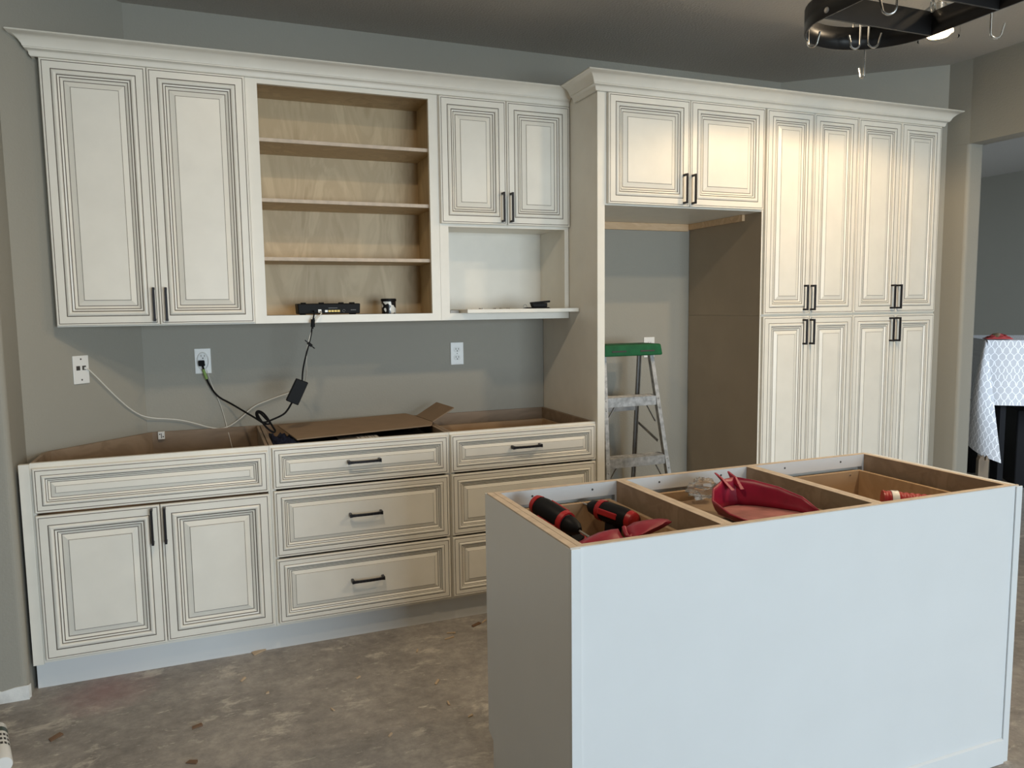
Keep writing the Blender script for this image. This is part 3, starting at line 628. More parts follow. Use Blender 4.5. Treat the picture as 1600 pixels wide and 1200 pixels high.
# ------------------------------------------------------------------ step ladder
ld = thing('step_ladder', 'small aluminium step ladder with a green top standing in the refrigerator bay', 'ladder', (2.83, -0.35, 0))
def lx(side, z): return (2.685-0.075*(1.17-z)) if side < 0 else (2.972+0.050*(1.17-z))
def ly(z): return -0.285-0.21*(1.17-z)
zc = 1.163
mb = MB().hexa([(2.655, -0.345, zc), (3.008, -0.345, zc), (2.998, -0.165, zc), (2.665, -0.165, zc), (2.662, -0.338, zc+0.060), (3.000, -0.338, zc+0.060), (2.992, -0.172, zc+0.060), (2.672, -0.172, zc+0.060)])
cap = mb.build('top_cap', M['green'], ld, bevel=0.008)
for (x, y, a) in ((2.72, -0.26, 0.030), (2.82, -0.22, 0.030), (2.93, -0.23, 0.020), (2.90, -0.29, 0.028)): MB().lathe((x, y, zc+0.0598), [(a*0.5, 0), (a*0.5, 0.0008)], 14).build('tool_hole', M['gap'], cap)
for x in (2.70, 2.87): MB().box(x, x+0.085, -0.3445, -0.3400, zc+0.021, zc+0.029).build('slot', M['gap'], cap)
for s in (-1, 1):
    z0, z1 = 0.015, 1.17
    a = Vector((lx(s, z0), ly(z0), z0)); b = Vector((lx(s, z1), ly(z1), z1))
    mb = MB().bar(a, b, 0.022, 0.006, up=(0, -1, 0)).bar(a+Vector((-s*0.0135, 0.027, 0)) if False else a+Vector((s*0.010, 0.028, 0)), b+Vector((s*0.010, 0.028, 0)), 0.003, 0.056, up=(0, -1, 0))
    rl = mb.build('front_rail', M['alu'], ld)
    MB().box(a.x-0.016, a.x+0.016, a.y-0.006, a.y+0.062, 0, 0.03).build('rubber_foot', M['rubber'], rl)
    for zz in (0.93, 0.88, 0.615, 0.565, 0.30): MB().lathe((lx(s, zz), ly(zz)-0.003, zz), [(0.004, 0), (0.003, 0.002)], 8, 0, (0, -1, 0)).build('rivet', M['alu_dark'], rl)
for zt in (0.945, 0.635, 0.325):
    xa_, xb_, y_ = lx(-1, zt)+0.004, lx(1, zt)-0.004, ly(zt)
    mb = MB().box(xa_, xb_, y_-0.002, y_+0.004, zt-0.050, zt).box(xa_, xb_, y_+0.004, y_+0.080, zt-0.006, zt)
    for k in range(4): mb.box(xa_, xb_, y_+0.012+k*0.017, y_+0.018+k*0.017, zt, zt+0.003)
    st = mb.build('step', M['alu'], ld, bevel=0.001)
    for s in (-1, 1):
        X = xa_ if s < 0 else xb_
        MB().bar((X-s*0.055, y_+0.012, zt-0.05), (X, y_+0.016, zt-0.14), 0.012, 0.003).build('brace', M['alu_dark'], st)
for s in (-1, 1):
    a = Vector((2.660 if s < 0 else 2.985, -0.045, 0.01)); b = Vector((2.70 if s < 0 else 2.955, -0.19, 1.17))
    rr = MB().bar(a, b, 0.020, 0.016, up=(0, 1, 0)).bar(a+Vector((0, -0.014, 0)), b+Vector((0, -0.014, 0)), 0.003, 0.02, up=(0, 1, 0)).build('rear_rail', M['alu_dark'], ld)
    MB().box(a.x-0.013, a.x+0.013, -0.062, -0.028, 0, 0.03).build('rubber_foot', M['rubber'], rr)
for z in (0.86, 0.55, 0.25):
    t = z/1.17; y = -0.045-0.145*t
    MB().bar((2.660+0.04*t, y, z), (2.985-0.03*t, y, z), 0.008, 0.028).build('rear_brace', M['alu_dark'], ld)
for s in (-1, 1):
    X = 2.655 if s < 0 else 2.985
    MB().bar((X, ly(0.70)+0.05, 0.70), (X-s*0.012, -0.14, 0.78), 0.004, 0.014).build('spreader', M['alu_dark'], ld)

# ------------------------------------------------------------------ island
IX = [1.5285, 1.9535, 2.4560, 2.9815]; IY0 = -1.7215; IY1 = -2.284; ZI = 0.876
names = ['left island cabinet holding the drills, open top without counter', 'middle island cabinet holding the big red dustpan, open top without counter', 'right island cabinet holding the red roll, open top without counter']
for k in range(3):
    x0, x1 = IX[k]+0.0005, IX[k+1]-0.0005; t = 0.016
    c = thing('island_cabinet', names[k], 'cabinet', ((x0+x1)/2, -2.0, 0), 'open island cabinets')
    def side(a, b):
        mb = MB().prism([(a, IY1), (b, IY1), (b, IY0-0.020), (a, IY0-0.020)], 0.114, ZI-0.001)
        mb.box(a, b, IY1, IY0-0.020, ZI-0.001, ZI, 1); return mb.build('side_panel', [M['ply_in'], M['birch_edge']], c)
    side(x0, x0+t); side(x1-t, x1)
    mb = MB().box(x0+t, x1-t, IY1, IY1+0.012, 0.114, ZI-0.001).box(x0+t, x1-t, IY1, IY1+0.012, ZI-0.001, ZI, 1).box(x0+t, x1-t, IY1+0.012, IY0-0.020, 0.114, 0.13)
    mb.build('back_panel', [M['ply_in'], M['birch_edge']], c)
    mb = MB().box(x0, x1, IY0-0.0195, IY0, 0.832, ZI-0.001).box(x0, x1, IY0-0.0195, IY0, ZI-0.001, ZI, 1).box(x0, x0+0.022, IY0-0.0195, IY0, 0.114, 0.832).box(x1-0.022, x1, IY0-0.0195, IY0, 0.114, 0.832).box(x0+0.022, x1-0.022, IY0-0.0195, IY0, 0.114, 0.15)
    ff = mb.build('face_frame', [M['white_panel'], M['birch_edge']], c)
    for q in (0.28, 0.76): MB().lathe((x0+(x1-x0)*q, IY0-0.0194, 0.856), [(0.0035, 0), (0.0035, 0.0008)], 8, 0, (0, -1, 0)).build('screw_hole', M['gap'], ff)
    fr_ = front(x0+0.004, x1-0.004, 0.13, 0.862, IY0+0.001, s=0.7, name='front_panel', parent=c)
    for v in fr_.data.vertices: v.co.y = (2*(IY0+0.0105) - (v.co.y+ORG[c.name].y)) - ORG[c.name].y
    fr_.data.flip_normals()
    a, b, y0, y1, t2 = x0+0.034, x1-0.042, -2.245, IY0-0.024, 0.013
    zt_ = 0.822; zl = 0.630 if k == 0 else 0.690
    bx = MB().box(a, a+t2, y0, y1, zl, zt_).box(b-t2, b, y0, y1, zl, zt_).box(a+t2, b-t2, y1-t2, y1, zl, zt_).box(a+t2, b-t2, y0, y0+t2, zl, zt_).box(a+t2, b-t2, y0+t2, y1-t2, zl, zl+0.009)
    dbx = bx.build('drawer_box', M['drawer_wood'], c, bevel=0.001)
    MB().lathe((b-0.055, y1-t2-0.0005, zt_-0.014), [(0.004, 0), (0.003, 0.002)], 10, 0, (0, -1, 0)).build('screw', M['steel'], dbx)
# end panels and finished back
ep = thing('island_end_panel', 'plain pale left end panel of the island with a toe kick notch', 'panel', (1.518, -2.0, 0))
E_ = [(IY1, 0), (-1.745, 0), (-1.745, 0.112), (-1.705, 0.125), (-1.705, ZI-0.004), (IY1, ZI-0.004)]
mb = MB().add([(1.5085, y, z) for y, z in E_] + [(1.5275, y, z) for y, z in E_], [(0,1,2,3,4,5), (11,10,9,8,7,6)] + [(i, (i+1) % 6, 6+(i+1) % 6, 6+i) for i in range(6)])
mb.build('panel', M['white_panel'], ep, bevel=0.0015)
MB().box(1.5085, 1.5275, IY1, -1.7215, ZI-0.0038, ZI).build('bare_top_edge', M['birch_edge'], ep)
MB().box(1.5065, 1.5082, IY1, -2.262, 0, ZI-0.004).build('corner_strip', M['white_panel'], ep)
ep2 = MB().box(2.9825, 3.0005, IY1, -1.7215, 0, ZI).build('island_end_panel', M['white_panel'], bevel=0.001); tag(ep2, 'right end panel of the island, facing away, thin wood edge on top', 'panel')
bp_ = thing('island_back_panel', 'large plain white finished panel on the near side of the island', 'panel', (2.26, -2.29, 0))
MB().box(1.5065, 3.0005, -2.2905, IY1-0.0005, 0, ZI-0.002).build('panel', M['white_panel'], bp_)
MB().box(1.5065, 3.0005, -2.2905, IY1-0.0005, ZI-0.0018, ZI+0.0005).build('bare_top_edge', M['birch_edge'], bp_)
MB().box(1.5065, 1.5325, -2.2955, -2.2908, 0, ZI-0.003).build('corner_strip', M['white_panel'], bp_, bevel=0.0008)
MB().box(2.9860, 3.0110, -2.2955, -2.2908, 0, ZI-0.003).build('corner_strip', M['white_panel'], bp_, bevel=0.001)
MB().hexa([(1.5330, -2.3010, 0.001), (2.9850, -2.3010, 0.001), (2.9850, -2.2908, 0.001), (1.5330, -2.2908, 0.001), (1.5330, -2.2970, 0.075), (2.9850, -2.2970, 0.075), (2.9850, -2.2908, 0.080), (1.5330, -2.2908, 0.080)]).build('base_strip', M['white_panel'], bp_)

# ------------------------------------------------------------------ tools in the island
def drill(name, label, base, rot, group):
    c = thing(name, label, 'drill', base, group, rot)
    # local frame: body along +x, handle down -z, battery at the handle end
    mb = MB().tube([(-0.075, 0, 0), (-0.070, 0, 0), (-0.05, 0, 0), (0.02, 0, 0), (0.045, 0, 0), (0.050, 0, 0)], [0.020, 0.028, 0.031, 0.031, 0.027, 0.022], 14)
    mb.build('motor_housing', M['black_pl'], c, smooth=True, local=True)
    MB().tube([(-0.092, 0, 0), (-0.088, 0, 0), (-0.072, 0, 0)], [0.020, 0.026, 0.029], 14).build('rear_cap', M['tool_red'], c, smooth=True, local=True)
    MB().tube([(0.050, 0, 0), (0.058, 0, 0), (0.082, 0, 0), (0.096, 0, 0)], [0.024, 0.025, 0.020, 0.010], 14).build('chuck', M['black_pl'], c, smooth=True, local=True)
    for y in (-1, 1): MB().box(-0.045, 0.030, y*0.029-0.004, y*0.029+0.004, -0.008, 0.010).build('side_badge', M['tool_red'], c, bevel=0.003, local=True)
    MB().tube([(0.030, 0, 0), (0.046, 0, 0)], 0.0315, 14).build('clutch_ring', M['tool_red'], c, smooth=True, local=True)
    MB().tube([(0.096, 0, 0), (0.135, 0, 0)], 0.0035, 8).build('bit', M['alu_dark'], c, local=True)
    MB().hexa([(-0.045, -0.018, -0.1062), (-0.002, -0.018, -0.1062), (-0.002, 0.018, -0.1062), (-0.045, 0.018, -0.1062), (-0.035, -0.017, -0.02), (0.012, -0.017, -0.02), (0.012, 0.017, -0.02), (-0.035, 0.017, -0.02)]).build('grip', M['black_pl'], c, bevel=0.008, local=True)
    MB().box(0.000, 0.014, -0.008, 0.008, -0.065, -0.028).build('trigger', M['tool_red'], c, bevel=0.004, local=True)
    bt = MB().hexa([(-0.072, -0.034, -0.1487), (0.042, -0.034, -0.1487), (0.042, 0.034, -0.1487), (-0.072, 0.034, -0.1487), (-0.065, -0.032, -0.1062), (0.036, -0.032, -0.1062), (0.036, 0.032, -0.1062), (-0.065, 0.032, -0.1062)]).build('battery', M['black_pl'], c, bevel=0.006, local=True)
    MB().box(-0.05, 0.045, -0.0345, 0.0345, -0.1275, -0.1122).build('battery_latch', M['tool_red'], bt, bevel=0.004, local=True)
    return c
def pose(ax, hd):
    X = Vector(ax).normalized(); Zv = -Vector(hd); Zv = (Zv - X*Zv.dot(X)).normalized(); Y = Zv.cross(X)
    return Matrix((X, Y, Zv)).transposed().to_euler()
drill('cordless_drill', 'black and red cordless drill leaning along the left side of the drawer, red end up', (1.640, -1.925, 0.842), pose((0.06, -0.19, -0.045), (0.62, -0.10, -0.78)), 'cordless tools in the left drawer')
drill('cordless_drill', 'black and red cordless drill lying across the drawer behind the red scoop', (1.848, -1.870, 0.812), pose((-0.05, 0.16, 0.01), (-0.16, -0.05, -1.0)), 'cordless tools in the left drawer')
# red scoop: two rounded wings with a notch
def wing(a, b, w0, w1, bow, tilt):
    a, b = Vector(a), Vector(b); d = b-a; L_ = d.length; d.normalize(); n = Vector((-d.y, d.x, 0)).normalized(); mb = MB(); NS = 12; NT = 6
    for i in range(NS+1):
        t = i/NS; w_ = w0*(1-t**3) + w1*t**3
        for j in range(NT+1):
            q = j/NT-0.5
            mb.v.append(a + d*L_*t + n*(q*w_) + Vector((0, 0, bow*(1-4*q*q)*(1-t*0.5)+tilt*q*w_)))
    for i in range(NS):
        for j in range(NT): mb.f.append([i*(NT+1)+j, (i+1)*(NT+1)+j, (i+1)*(NT+1)+j+1, i*(NT+1)+j+1]); mb.m.append(0)
    return mb
sc = thing('red_scoop', 'red plastic scoop lying at the front of the left island drawer', 'scoop', (1.78, -2.13, 0.80))
def scoop_pt(px, py):
    d = _fw + _r*((px-800)/F_PX) - _u*((py-600)/F_PX); k = 0.42      # plane z = 0.835 + k*(y+2.17)
    t = (0.835 + k*(CAM.y+2.17) - CAM.z)/(d.z - k*d.y); return CAM + d*t
for P in ([(893, 856), (897, 850), (915, 841), (935, 832), (955, 827), (966, 826), (971, 836), (979, 846), (979, 852), (940, 862)],
          [(977, 824), (990, 816), (1010, 812), (1030, 810), (1043, 811), (1050, 815), (1043, 821), (1030, 828), (1010, 837), (990, 848), (981, 850)]):
    pp = [scoop_pt(*q) for q in P]; n = len(pp); cc = sum(pp, Vector())/n + Vector((0, -0.012, 0.010)); mb = MB()
    mb.v = [cc] + [cc.lerp(p, 0.6)+Vector((0, -0.006, 0.005)) for p in pp] + pp
    mb.f = [[0, 1+i, 1+(i+1) % n] for i in range(n)] + [[1+i, 1+n+i, 1+n+(i+1) % n, 1+(i+1) % n] for i in range(n)]; mb.m = [0]*len(mb.f)
    o = mb.build('blade', M['red'], sc, smooth=True); md = o.modifiers.new('thick', 'SOLIDIFY'); md.thickness = 0.005
mb = MB().tube([scoop_pt(975, 824), scoop_pt(979, 838), scoop_pt(986, 841), scoop_pt(990, 828)], 0.006, 10, smooth=1); mb.build('socket', M['red'], sc, smooth=True)
# dustpan
dp = thing('dustpan', 'big dusty red dustpan tilted in the middle island drawer', 'dustpan', (2.2, -2.08, 0.80))
outl = [(2.085, -2.232), (2.070, -2.13), (2.085, -2.03), (2.135, -1.965), (2.195, -1.935), (2.240, -1.935), (2.275, -1.985), (2.300, -2.06), (2.318, -2.14), (2.312, -2.232)]
hgt = [0.006, 0.016, 0.036, 0.058, 0.078, 0.082, 0.074, 0.062, 0.042, 0.010]
zb = [0.838, 0.834, 0.828, 0.822, 0.818, 0.818, 0.822, 0.828, 0.834, 0.838]
cx_ = sum(p[0] for p in outl)/10; cy_ = -2.12
mb = MB(); n = len(outl)
ins = [(cx_+(x-cx_)*0.88, cy_+(y-cy_)*0.88 if i not in (0, 9) else y) for i, (x, y) in enumerate(outl)]
vs = [(x, y, z) for (x, y), z in zip(ins, zb)]
mb.add(vs, [tuple(range(n))]); o = mb.build('pan', M['dust'], dp); md = o.modifiers.new('thick', 'SOLIDIFY'); md.thickness = 0.004
mb = MB(); vs = []
for k in range(5):
    t = k/4
    vs += [(ix+(ox-ix)*(t**0.6), iy+(oy-iy)*(t**0.6), z+h*t) for (ix, iy), (ox, oy), z, h in zip(ins, outl, zb, hgt)]
mb.add(vs, [(k*n+i, k*n+i+1, (k+1)*n+i+1, (k+1)*n+i) for k in range(4) for i in range(n-1)])
o = mb.build('rim_wall', M['red'], dp, smooth=True); md = o.modifiers.new('thick', 'SOLIDIFY'); md.thickness = 0.005
mb = MB()
for (x, dx) in ((2.203, -0.010), (2.236, 0.006)):
    mb.hexa([(x-0.006, -1.975, 0.868), (x+0.010, -1.975, 0.868), (x+0.010, -1.930, 0.885), (x-0.006, -1.930, 0.885), (x-0.010+dx, -1.945, 0.900), (x-0.001+dx, -1.945, 0.900), (x-0.001+dx, -1.905, 0.912), (x-0.010+dx, -1.905, 0.912)])
mb.build('handle_stub', M['red'], dp, bevel=0.002)
# bag of screws
bg = MB(); NB = 14; pts = []
for i in range(NB):
    for k in range(10):
        th = math.pi*(i+0.5)/NB; ph = 2*math.pi*k/10; r = 0.040*(1+0.22*random.uniform(-1, 1))
        bg.v.append(Vector((2.215+1.3*r*math.sin(th)*math.cos(ph), -1.800+0.7*r*math.sin(th)*math.sin(ph), 0.836+0.85*r*math.cos(th))))
for i in range(NB-1):
    for k in range(10): bg.f.append([i*10+k, i*10+(k+1) % 10, (i+1)*10+(k+1) % 10, (i+1)*10+k]); bg.m.append(0)
o = bg.build('plastic_bag', M['clear'], smooth=True); tag(o, 'crumpled clear plastic bag behind the red dustpan', 'bag')
for i, (x, y, z, a) in enumerate(((2.262, -1.858, 0.826, 0.3), (2.285, -1.850, 0.832, 1.2), (2.272, -1.875, 0.824, 2.0))):
    o = MB().tube([(x, y, z), (x+0.02*math.cos(a), y+0.02*math.sin(a), z)], [0.005, 0.002], 8).build('brass_screw', mat('brass', (0.75, 0.55, 0.3), 0.25, 1.0)); tag(o, 'small shiny screw lying between the plastic bag and the red dustpan', 'screw', 'screws by the dustpan')
o = MB().box(2.10, 2.29, -1.98, -1.76, 0.700, 0.790).build('cardboard_box', M['cardboard'], bevel=0.002); tag(o, 'brown cardboard box beneath the plastic bag in the middle island drawer', 'box')
mb = MB()
for k in range(4): mb.box(2.330+k*0.017, 2.343+k*0.017, -2.225, -2.06, 0.800, 0.812)
mb.box(2.328, 2.398, -2.225, -2.06, 0.793, 0.800)
o = mb.build('mint_tray', M['mint']); tag(o, 'pale mint ribbed plastic piece beside the dustpan at the front of the middle drawer', 'plastic piece')
o = MB().box(2.05, 2.395, -2.228, -1.99, 0.700, 0.792).build('carton', mat('dull_carton', (0.30, 0.22, 0.14), 0.8)); tag(o, 'flat carton beneath the red dustpan in the middle drawer', 'box')
tb = thing('red_roll', 'ribbed red tube with a white band in the right island drawer', 'tube', (2.72, -2.15, 0.80))
a = Vector((2.655, -2.110, 0.822)); b = Vector((2.790, -2.205, 0.822)); dd = (b-a)
ring = [a.lerp(b, t/40) for t in range(41)]; rad = [0.030 - 0.010*(t/40) + (0.0022 if t % 4 < 2 else 0) for t in range(41)]
MB().tube(ring, rad, 20).build('tube', M['tool_red'], tb, smooth=True)
MB().tube([a.lerp(b, 0.14), a.lerp(b, 0.26)], 0.0325, 20).build('label_band', M['white_pl'], tb, smooth=True)
mb = MB().tube([a.lerp(b, 0.165), a.lerp(b, 0.235)], 0.0330, 20)
keep = [i for i, f in enumerate(mb.f) if len(f) == 4 and i % 20 in (3, 4, 5, 8, 9, 13, 14)]
mb.f = [mb.f[i] for i in keep]; mb.m = [0]*len(keep); mb.build('lettering', M['gap'], tb)
o = MB().box(2.62, 2.83, -2.225, -2.06, 0.700, 0.789).build('carton', M['cardboard']); tag(o, 'cardboard carton beneath the red tube in the right drawer', 'box')

# ------------------------------------------------------------------ pot rack and hooks
pr = thing('pot_rack', 'black iron oval pot rack hanging from the ceiling over the island', 'pot rack', (2.335, -2.60, 2.10))
XL, XR, YA, YN, ZB_, ZT_ = 2.158, 2.514, -2.335, -2.90, 2.100, 2.158
cxr = (XL+XR)/2; rx_ = (XR-XL)/2; path = [(XL, YN), (XL, YA)]
path = [(cxr+rx_*math.cos(a), YA+0.168*math.sin(a)) for a in [math.pi*(k/24) for k in range(25)]] + [(cxr+rx_*math.cos(a), YN+0.168*math.sin(a)) for a in [math.pi*(1+k/24) for k in range(25)]]
mb = MB(); n = len(path)
for z in (ZB_, ZT_): mb.v += [Vector((x, y, z)) for x, y in path]
mb.f = [[i, (i+1) % n, n+(i+1) % n, n+i] for i in range(n)]; mb.m = [0]*n
o = mb.build('ring', M['iron'], pr, smooth=True); md = o.modifiers.new('thick', 'SOLIDIFY'); md.thickness = 0.006
for y in (YA, -2.515, -2.72, YN): MB().box(XL+0.004, XR-0.004, y-0.003, y+0.003, ZB_, ZT_).build('crossbar', M['iron'], pr)
for x, y, s in ((XR, YA+0.012, 1), (XR, -2.503, 1), (XL, YA-0.012, -1), (XL, -2.503, -1)):
    for z in (ZB_+0.014, ZT_-0.014): MB().lathe((x-s*0.008, y, z), [(0.004, 0), (0.007, 0.002), (0.007, 0.010), (0.004, 0.0125)], 10, 0, (s, 0, 0)).build('bolt', M['alu_dark'], pr, smooth=True)
for x, y in ((XR-0.012, YA-0.01), (XL+0.012, YA-0.01), (XR-0.012, YN), (XL+0.012, YN)):
    mb = MB(); z = ZT_+0.0; k = 0
    while z < H-0.02:
        pts = []
        for q in range(14):
            a = 2*math.pi*q/14; w_, h_ = 0.007*math.cos(a), 0.016*math.sin(a)
            pts.append((x+(w_ if k % 2 else 0), y+(0 if k % 2 else w_), z+0.010+h_))
        mb.tube(pts, 0.0022, 6, 0, True); z += 0.026; k += 1
    mb.build('chain', M['steel'], pr, smooth=True)
    MB().lathe((x, y, H-0.012), [(0.006, 0), (0.022, 0.006), (0.022, 0.0115)], 14).build('ceiling_plate', M['iron'], pr)
def hook(x, y, ax, drop, label, r=0.018, flip=1, name='pot_hook', jx=None):
    ax = Vector(ax).normalized(); P = []; jx = Vector(jx).normalized() if jx else ax
    top = Vector((x, y, ZT_+0.006))
    P += [top+ax*(-0.012)+Vector((0, 0, -0.010)), top+ax*(-0.012), top+ax*(-0.007)+Vector((0, 0, 0.006)), top+ax*(0.007)+Vector((0, 0, 0.006)), top+ax*0.012]
    low = top+ax*0.012+Vector((0, 0, -drop)); P += [low]
    for k in range(1, 9):
        a = math.pi*k/8; P.append(low + jx*flip*(r*(1-math.cos(a))) + Vector((0, 0, -r*math.sin(a))))
    P.append(P[-1]+jx*flip*0.006+Vector((0, 0, 0.022)))
    o = MB().tube(P, 0.0027, 8, 0, smooth=1).build(name, M['steel'], smooth=True); tag(o, label, 'hook', 'steel hooks on the pot rack'); return o
def hk(px, py, ax, drop, label, **k):   # stem position read at mid-band height
    p = at(px, py, 'z', 2.130); a = Vector(ax).normalized(); return hook(p.x-a.x*0.012, p.y-a.y*0.012, ax, drop, label, **k)
hk(1263, 45, (-0.45, 0.9, 0), 0.070, 'steel hook on the rounded left end of the pot rack', flip=-1, r=0.012)
hk(1344, 53, (0, -1, 0), 0.060, 'short steel hook at the middle of the rack arc, just left of the longest hook', r=0.012, jx=(-0.93, 0.37, 0))
hk(1357, 52, (0, -1, 0), 0.056, 'steel hook curling right at the middle of the pot rack arc', r=0.014, jx=(0.93, -0.37, 0))
hk(1352, 62, (0.1, 1, 0), 0.125, 'longest steel hook, hanging lowest below the pot rack arc', r=0.007)
hk(1402, -8, (-0.8, 0.5, 0), 0.060, 'steel hook on the crossbar nearest the viewer, cut by the photo top', r=0.016)
hk(1549, 22, (1, 0, 0), 0.078, 'steel hook hanging by itself on the right side of the pot rack', r=0.014, jx=(0.93, -0.37, 0))

# ------------------------------------------------------------------ pendant lamp
LP = at(1466, 57, 'z', 2.50) + Vector((0, 0, 0.030))
pd = thing('pendant_lamp', 'lit pendant lamp with clear glass shade behind the pot rack', 'lamp', LP)
MB().tube([LP+Vector((0, 0, 0.10)), (LP.x, LP.y, H-0.02)], 0.005, 8).build('stem', M['steel'], pd)
MB().lathe((LP.x, LP.y, H-0.022), [(0.010, 0), (0.055, 0.008), (0.055, 0.0215)], 24).build('canopy', M['steel'], pd, smooth=True)
MB().lathe(LP+Vector((0, 0, 0.055)), [(0.022, 0), (0.022, 0.04), (0.010, 0.05)], 18).build('socket', M['steel'], pd, smooth=True)
MB().lathe(LP+Vector((0, 0, -0.030)), [(0.010, -0.004), (0.038, 0.0), (0.050, 0.012), (0.048, 0.028), (0.024, 0.065), (0.016, 0.085)], 20).build('bulb', M['bulb'], pd, smooth=True)
mb = MB(); SEG = 28; prof = [(0.030, 0.095), (0.058, 0.075), (0.074, 0.030), (0.078, -0.020), (0.076, -0.040)]
for r, h in prof: mb.v += [LP+Vector((r*math.cos(2*math.pi*k/SEG), r*math.sin(2*math.pi*k/SEG), h)) for k in range(SEG)]
mb.f = [[i*SEG+k, i*SEG+(k+1) % SEG, (i+1)*SEG+(k+1) % SEG, (i+1)*SEG+k] for i in range(len(prof)-1) for k in range(SEG)]; mb.m = [0]*len(mb.f)
o = mb.build('glass_shade', M['glass'], pd, smooth=True)
lamp('pendant_glow', (LP.x, LP.y, LP.z-0.030), 66, (1.0, 0.72, 0.41), 0.035)

# ------------------------------------------------------------------ dining room
tc_ = Vector((6.0, 0.04, 1.145)); da = Vector((0.75, -0.66, 0)).normalized(); db = Vector((0.66, 0.75, 0)).normalized()
LA, LB = 1.5, 0.95
dt = thing('dining_table', 'tall table hidden under the patterned cloth in the dining room', 'table', tc_+da*0.75+db*0.45-Vector((0, 0, 1.145)))
p = [tc_+da*0.03+db*0.03, tc_+da*(LA-0.03)+db*0.03, tc_+da*(LA-0.03)+db*(LB-0.03), tc_+da*0.03+db*(LB-0.03)]
MB().prism([(v.x, v.y) for v in p], 1.105, 1.140).build('table_top', M['stub'], dt)
for i, v in enumerate(p):
    cc = tc_+da*0.75+db*0.45; v2 = v+(cc-v)*0.12
    MB().box(v2.x-0.03, v2.x+0.03, v2.y-0.03, v2.y+0.03, 0, 1.105).build('leg', M['black_pl'], dt)
cm = MB()
def cloth_quad(p0, du, dv_, lu, lv, nu, nv, fn):
    o_ = len(cm.v)
    for i in range(nu+1):
        for k in range(nv+1):
            u_, v_ = lu*i/nu, lv*k/nv
            cm.uv[len(cm.v)] = (u_, v_); cm.v.append(p0+du*u_+dv_*v_+fn(u_, v_))
    for i in range(nu):
        for k in range(nv): cm.f.append([o_+i*(nv+1)+k, o_+(i+1)*(nv+1)+k, o_+(i+1)*(nv+1)+k+1, o_+i*(nv+1)+k+1]); cm.m.append(0)
Z = Vector((0, 0, 1)); DN = -Z
top0 = tc_+Z*0.001
cloth_quad(top0, da, db, LA, LB, 8, 6, lambda u, v: Vector((0, 0, 0)))
cloth_quad(top0, da, DN, LA, 0.47, 40, 10, lambda u, v: -db*(0.012+0.018*v*math.sin(u*17)))
cloth_quad(top0, db, DN, LB, 0.47, 26, 10, lambda u, v: -da*(0.012+0.018*v*math.sin(u*15+1)))
cloth_quad(top0+da*LA, db, DN, LB, 0.47, 20, 8, lambda u, v: da*(0.012+0.018*v*math.sin(u*15)))
cloth_quad(top0+db*LB, da, DN, LA, 0.47, 30, 8, lambda u, v: db*(0.012+0.018*v*math.sin(u*15)))
# hanging corner fold
out = -(da+db).normalized(); sd = da-db; sd.normalize()
o_ = len(cm.v); NU, NV = 16, 18
for i in range(NU+1):
    for k in range(NV+1):
        q = i/NU*2-1; v_ = k/NV; wdt = 0.010+0.215*v_**0.9; bott = 0.86-0.05*q-0.10*abs(q)**1.5 if False else (0.80 + 0.07*q)
        z_ = -v_*bott
        ppos = top0 + out*(0.02+0.10*math.sin(min(1, v_*1.4)*math.pi/2)*(1-q*q*0.8)) + sd*(q*wdt*0.62 + 0.03*v_) + Vector((0, 0, z_))
        cm.uv[len(cm.v)] = (q*wdt, v_*0.85); cm.v.append(ppos)
for i in range(NU):
    for k in range(NV): cm.f.append([o_+i*(NV+1)+k, o_+(i+1)*(NV+1)+k, o_+(i+1)*(NV+1)+k+1, o_+i*(NV+1)+k+1]); cm.m.append(0)
o = cm.build('tablecloth', M['cloth'], smooth=False); tag(o, 'white tablecloth with grey lattice pattern hanging to a point at the corner', 'tablecloth')
md = o.modifiers.new('thick', 'SOLIDIFY'); md.thickness = 0.003; md.offset = 0
rc = MB(); N = 10
for i in range(N):
    for k in range(N):
        u_, v_ = i/(N-1)-0.5, k/(N-1)-0.5
        rc.v.append(tc_+da*(0.08+0.17*u_)+db*(0.07+0.10*v_)+Z*(0.008+max(0, 0.020*(1-4*u_*u_)*(1-4*v_*v_)*(1.2+0.9*math.sin(i*2.1+k*1.3)))))
for i in range(N-1):
    for k in range(N-1): rc.f.append([i*N+k, (i+1)*N+k, (i+1)*N+k+1, i*N+k+1]); rc.m.append(1 if (i in (3, 4) and 1 < k < 6) else 0)
o = rc.build('red_cloth', [mat('red_cloth_fabric', (0.35, 0.04, 0.04), 0.8), M['chip']], smooth=True); tag(o, 'small crumpled red cloth lying on the covered table', 'cloth')
md = o.modifiers.new('thick', 'SOLIDIFY'); md.thickness = 0.006
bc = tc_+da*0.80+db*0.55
mb = MB(); mb.box(-0.50, 0.50, -0.20, 0.20, 0.002, 0.60); mb.xf(Matrix.Translation((bc.x, bc.y, 0)) @ Matrix.Rotation(math.atan2(da.y, da.x), 4, 'Z'))  # dark box added to stand for the shade under the table
o = mb.build('storage_trunk', M['rubber'], bevel=0.01); tag(o, 'added dark trunk in the shadow beneath the covered table', 'filler')
mb = MB().box(-0.028, 0.028, -0.028, 0.028, 0, 0.435)
mb.hexa([(-0.028, -0.028, 0.435), (0.004, -0.028, 0.435), (0.004, 0.028, 0.435), (-0.028, 0.028, 0.435), (-0.020, -0.02, 0.455), (0.0, -0.02, 0.470), (0.0, 0.02, 0.450), (-0.02, 0.02, 0.462)])
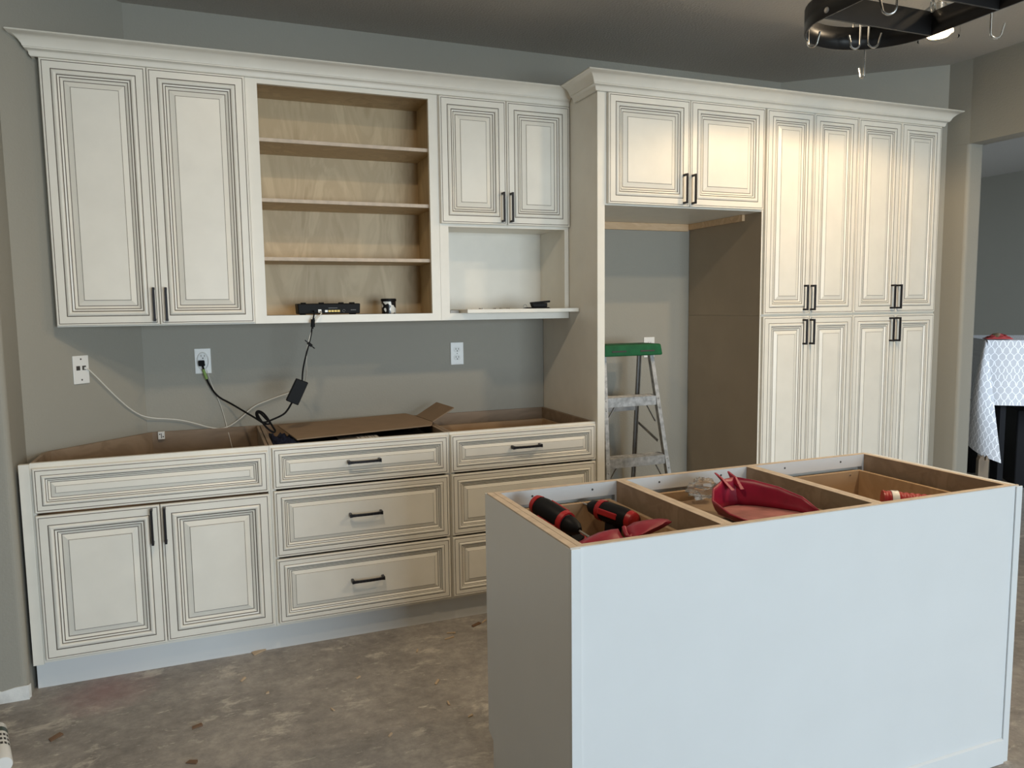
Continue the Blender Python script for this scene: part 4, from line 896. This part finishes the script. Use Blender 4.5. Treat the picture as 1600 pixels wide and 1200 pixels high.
mb.hexa([(0.010, -0.028, 0.435), (0.028, -0.028, 0.435), (0.028, 0.028, 0.435), (0.010, 0.028, 0.435), (0.018, -0.02, 0.468), (0.024, -0.02, 0.455), (0.024, 0.02, 0.46), (0.018, 0.02, 0.45)])
mb.xf(Matrix.Translation((5.25, -0.52, 0)) @ Matrix.Rotation(math.radians(-38), 4, 'Z'))
o = mb.build('wooden_post', M['stub']); tag(o, 'splintered wooden post stub standing just beyond the dining room opening', 'post')

# ------------------------------------------------------------------ floor bits
tq = thing('caulk_tube', 'white tube with dark lettering lying on the floor at the left edge', 'tube', (0.06, -1.1, 0.0))
a = at(-4, 1140, 'z', 0.027); b = at(5, 1196, 'z', 0.027)
MB().tube([a, a.lerp(b, 0.02), a.lerp(b, 0.98), b], [0.025, 0.0265, 0.0265, 0.025], 22).build('body', M['white_pl'], tq, smooth=True)
MB().tube([a.lerp(b, 0.14), a.lerp(b, 0.26)], 0.0269, 22).build('dark_band', mat('dark_green_band', (0.03, 0.05, 0.03), 0.4), tq, smooth=True)
mb = MB().tube([a.lerp(b, 0.34+0.06*i) for i in range(7)], 0.0270, 44)
keep = [i for i, f in enumerate(mb.f) if len(f) == 4 and (i//44) % 2 == 0 and (i % 44) % 3 != 0]
mb.f = [mb.f[i] for i in keep]; mb.m = [0]*len(keep); mb.build('lettering', M['gap'], tq)
def chip(px, py, l, wd, rot, m, label, group=None):
    p = at(px, py, 'z', 0.0); mb = MB()
    mb.hexa([(-l/2, -wd/2, 0.0008), (l/2, -wd/3, 0.0008), (l/2*0.9, wd/2, 0.0008), (-l/2*0.8, wd/2, 0.0008), (-l/2, -wd/2, 0.0035), (l/2, -wd/3, 0.006), (l/2*0.9, wd/2, 0.008), (-l/2*0.8, wd/2, 0.004)])
    mb.xf(Matrix.Translation((p.x, p.y, 0)) @ Matrix.Rotation(rot, 4, 'Z'))
    o = mb.build('wood_chip', m); tag(o, label, 'wood chip', group); return o
chip(87, 1153, 0.045, 0.020, 0.7, M['chip_dark'], 'reddish brown wood chip on the floor right of the white tube', 'wood chips on the floor')
chip(308, 1136, 0.035, 0.016, 0.2, M['chip_dark'], 'dark wood chip lying alone on the floor in front of the left base cabinet', 'wood chips on the floor')
chip(300, 1192, 0.035, 0.016, -0.6, M['chip_dark'], 'dark wood chip on the floor at the bottom edge of the photo', 'wood chips on the floor')
chip(404, 1019, 0.060, 0.030, 0.5, M['chip'], 'torn pale scrap on the floor against the toe kick board', 'wood chips on the floor')
chip(744, 977, 0.050, 0.016, 0.4, M['chip_dark'], 'brown chip on the floor between the toe kick and the island corner', 'wood chips on the floor')
SH = 'thin pale wood shaving on the concrete floor left of the island'
for (x, y, l, wd, r_) in ((683, 1067, 0.035, 0.009, 0.9), (701, 1100, 0.025, 0.007, 1.5), (702, 998, 0.045, 0.006, 0.1), (705, 990, 0.040, 0.006, -0.5), (756, 972, 0.035, 0.005, 0.6), (652, 1018, 0.022, 0.006, 1.1), (380, 1063, 0.030, 0.008, 0.9), (418, 1084, 0.012, 0.010, 0), (560, 1060, 0.020, 0.006, 0.4), (520, 1110, 0.022, 0.006, 2.0), (610, 1150, 0.020, 0.007, 0.7), (735, 1120, 0.020, 0.006, 0.2)):
    chip(x, y, l, wd, r_, M['chip'], SH, 'pale wood shavings on the floor')
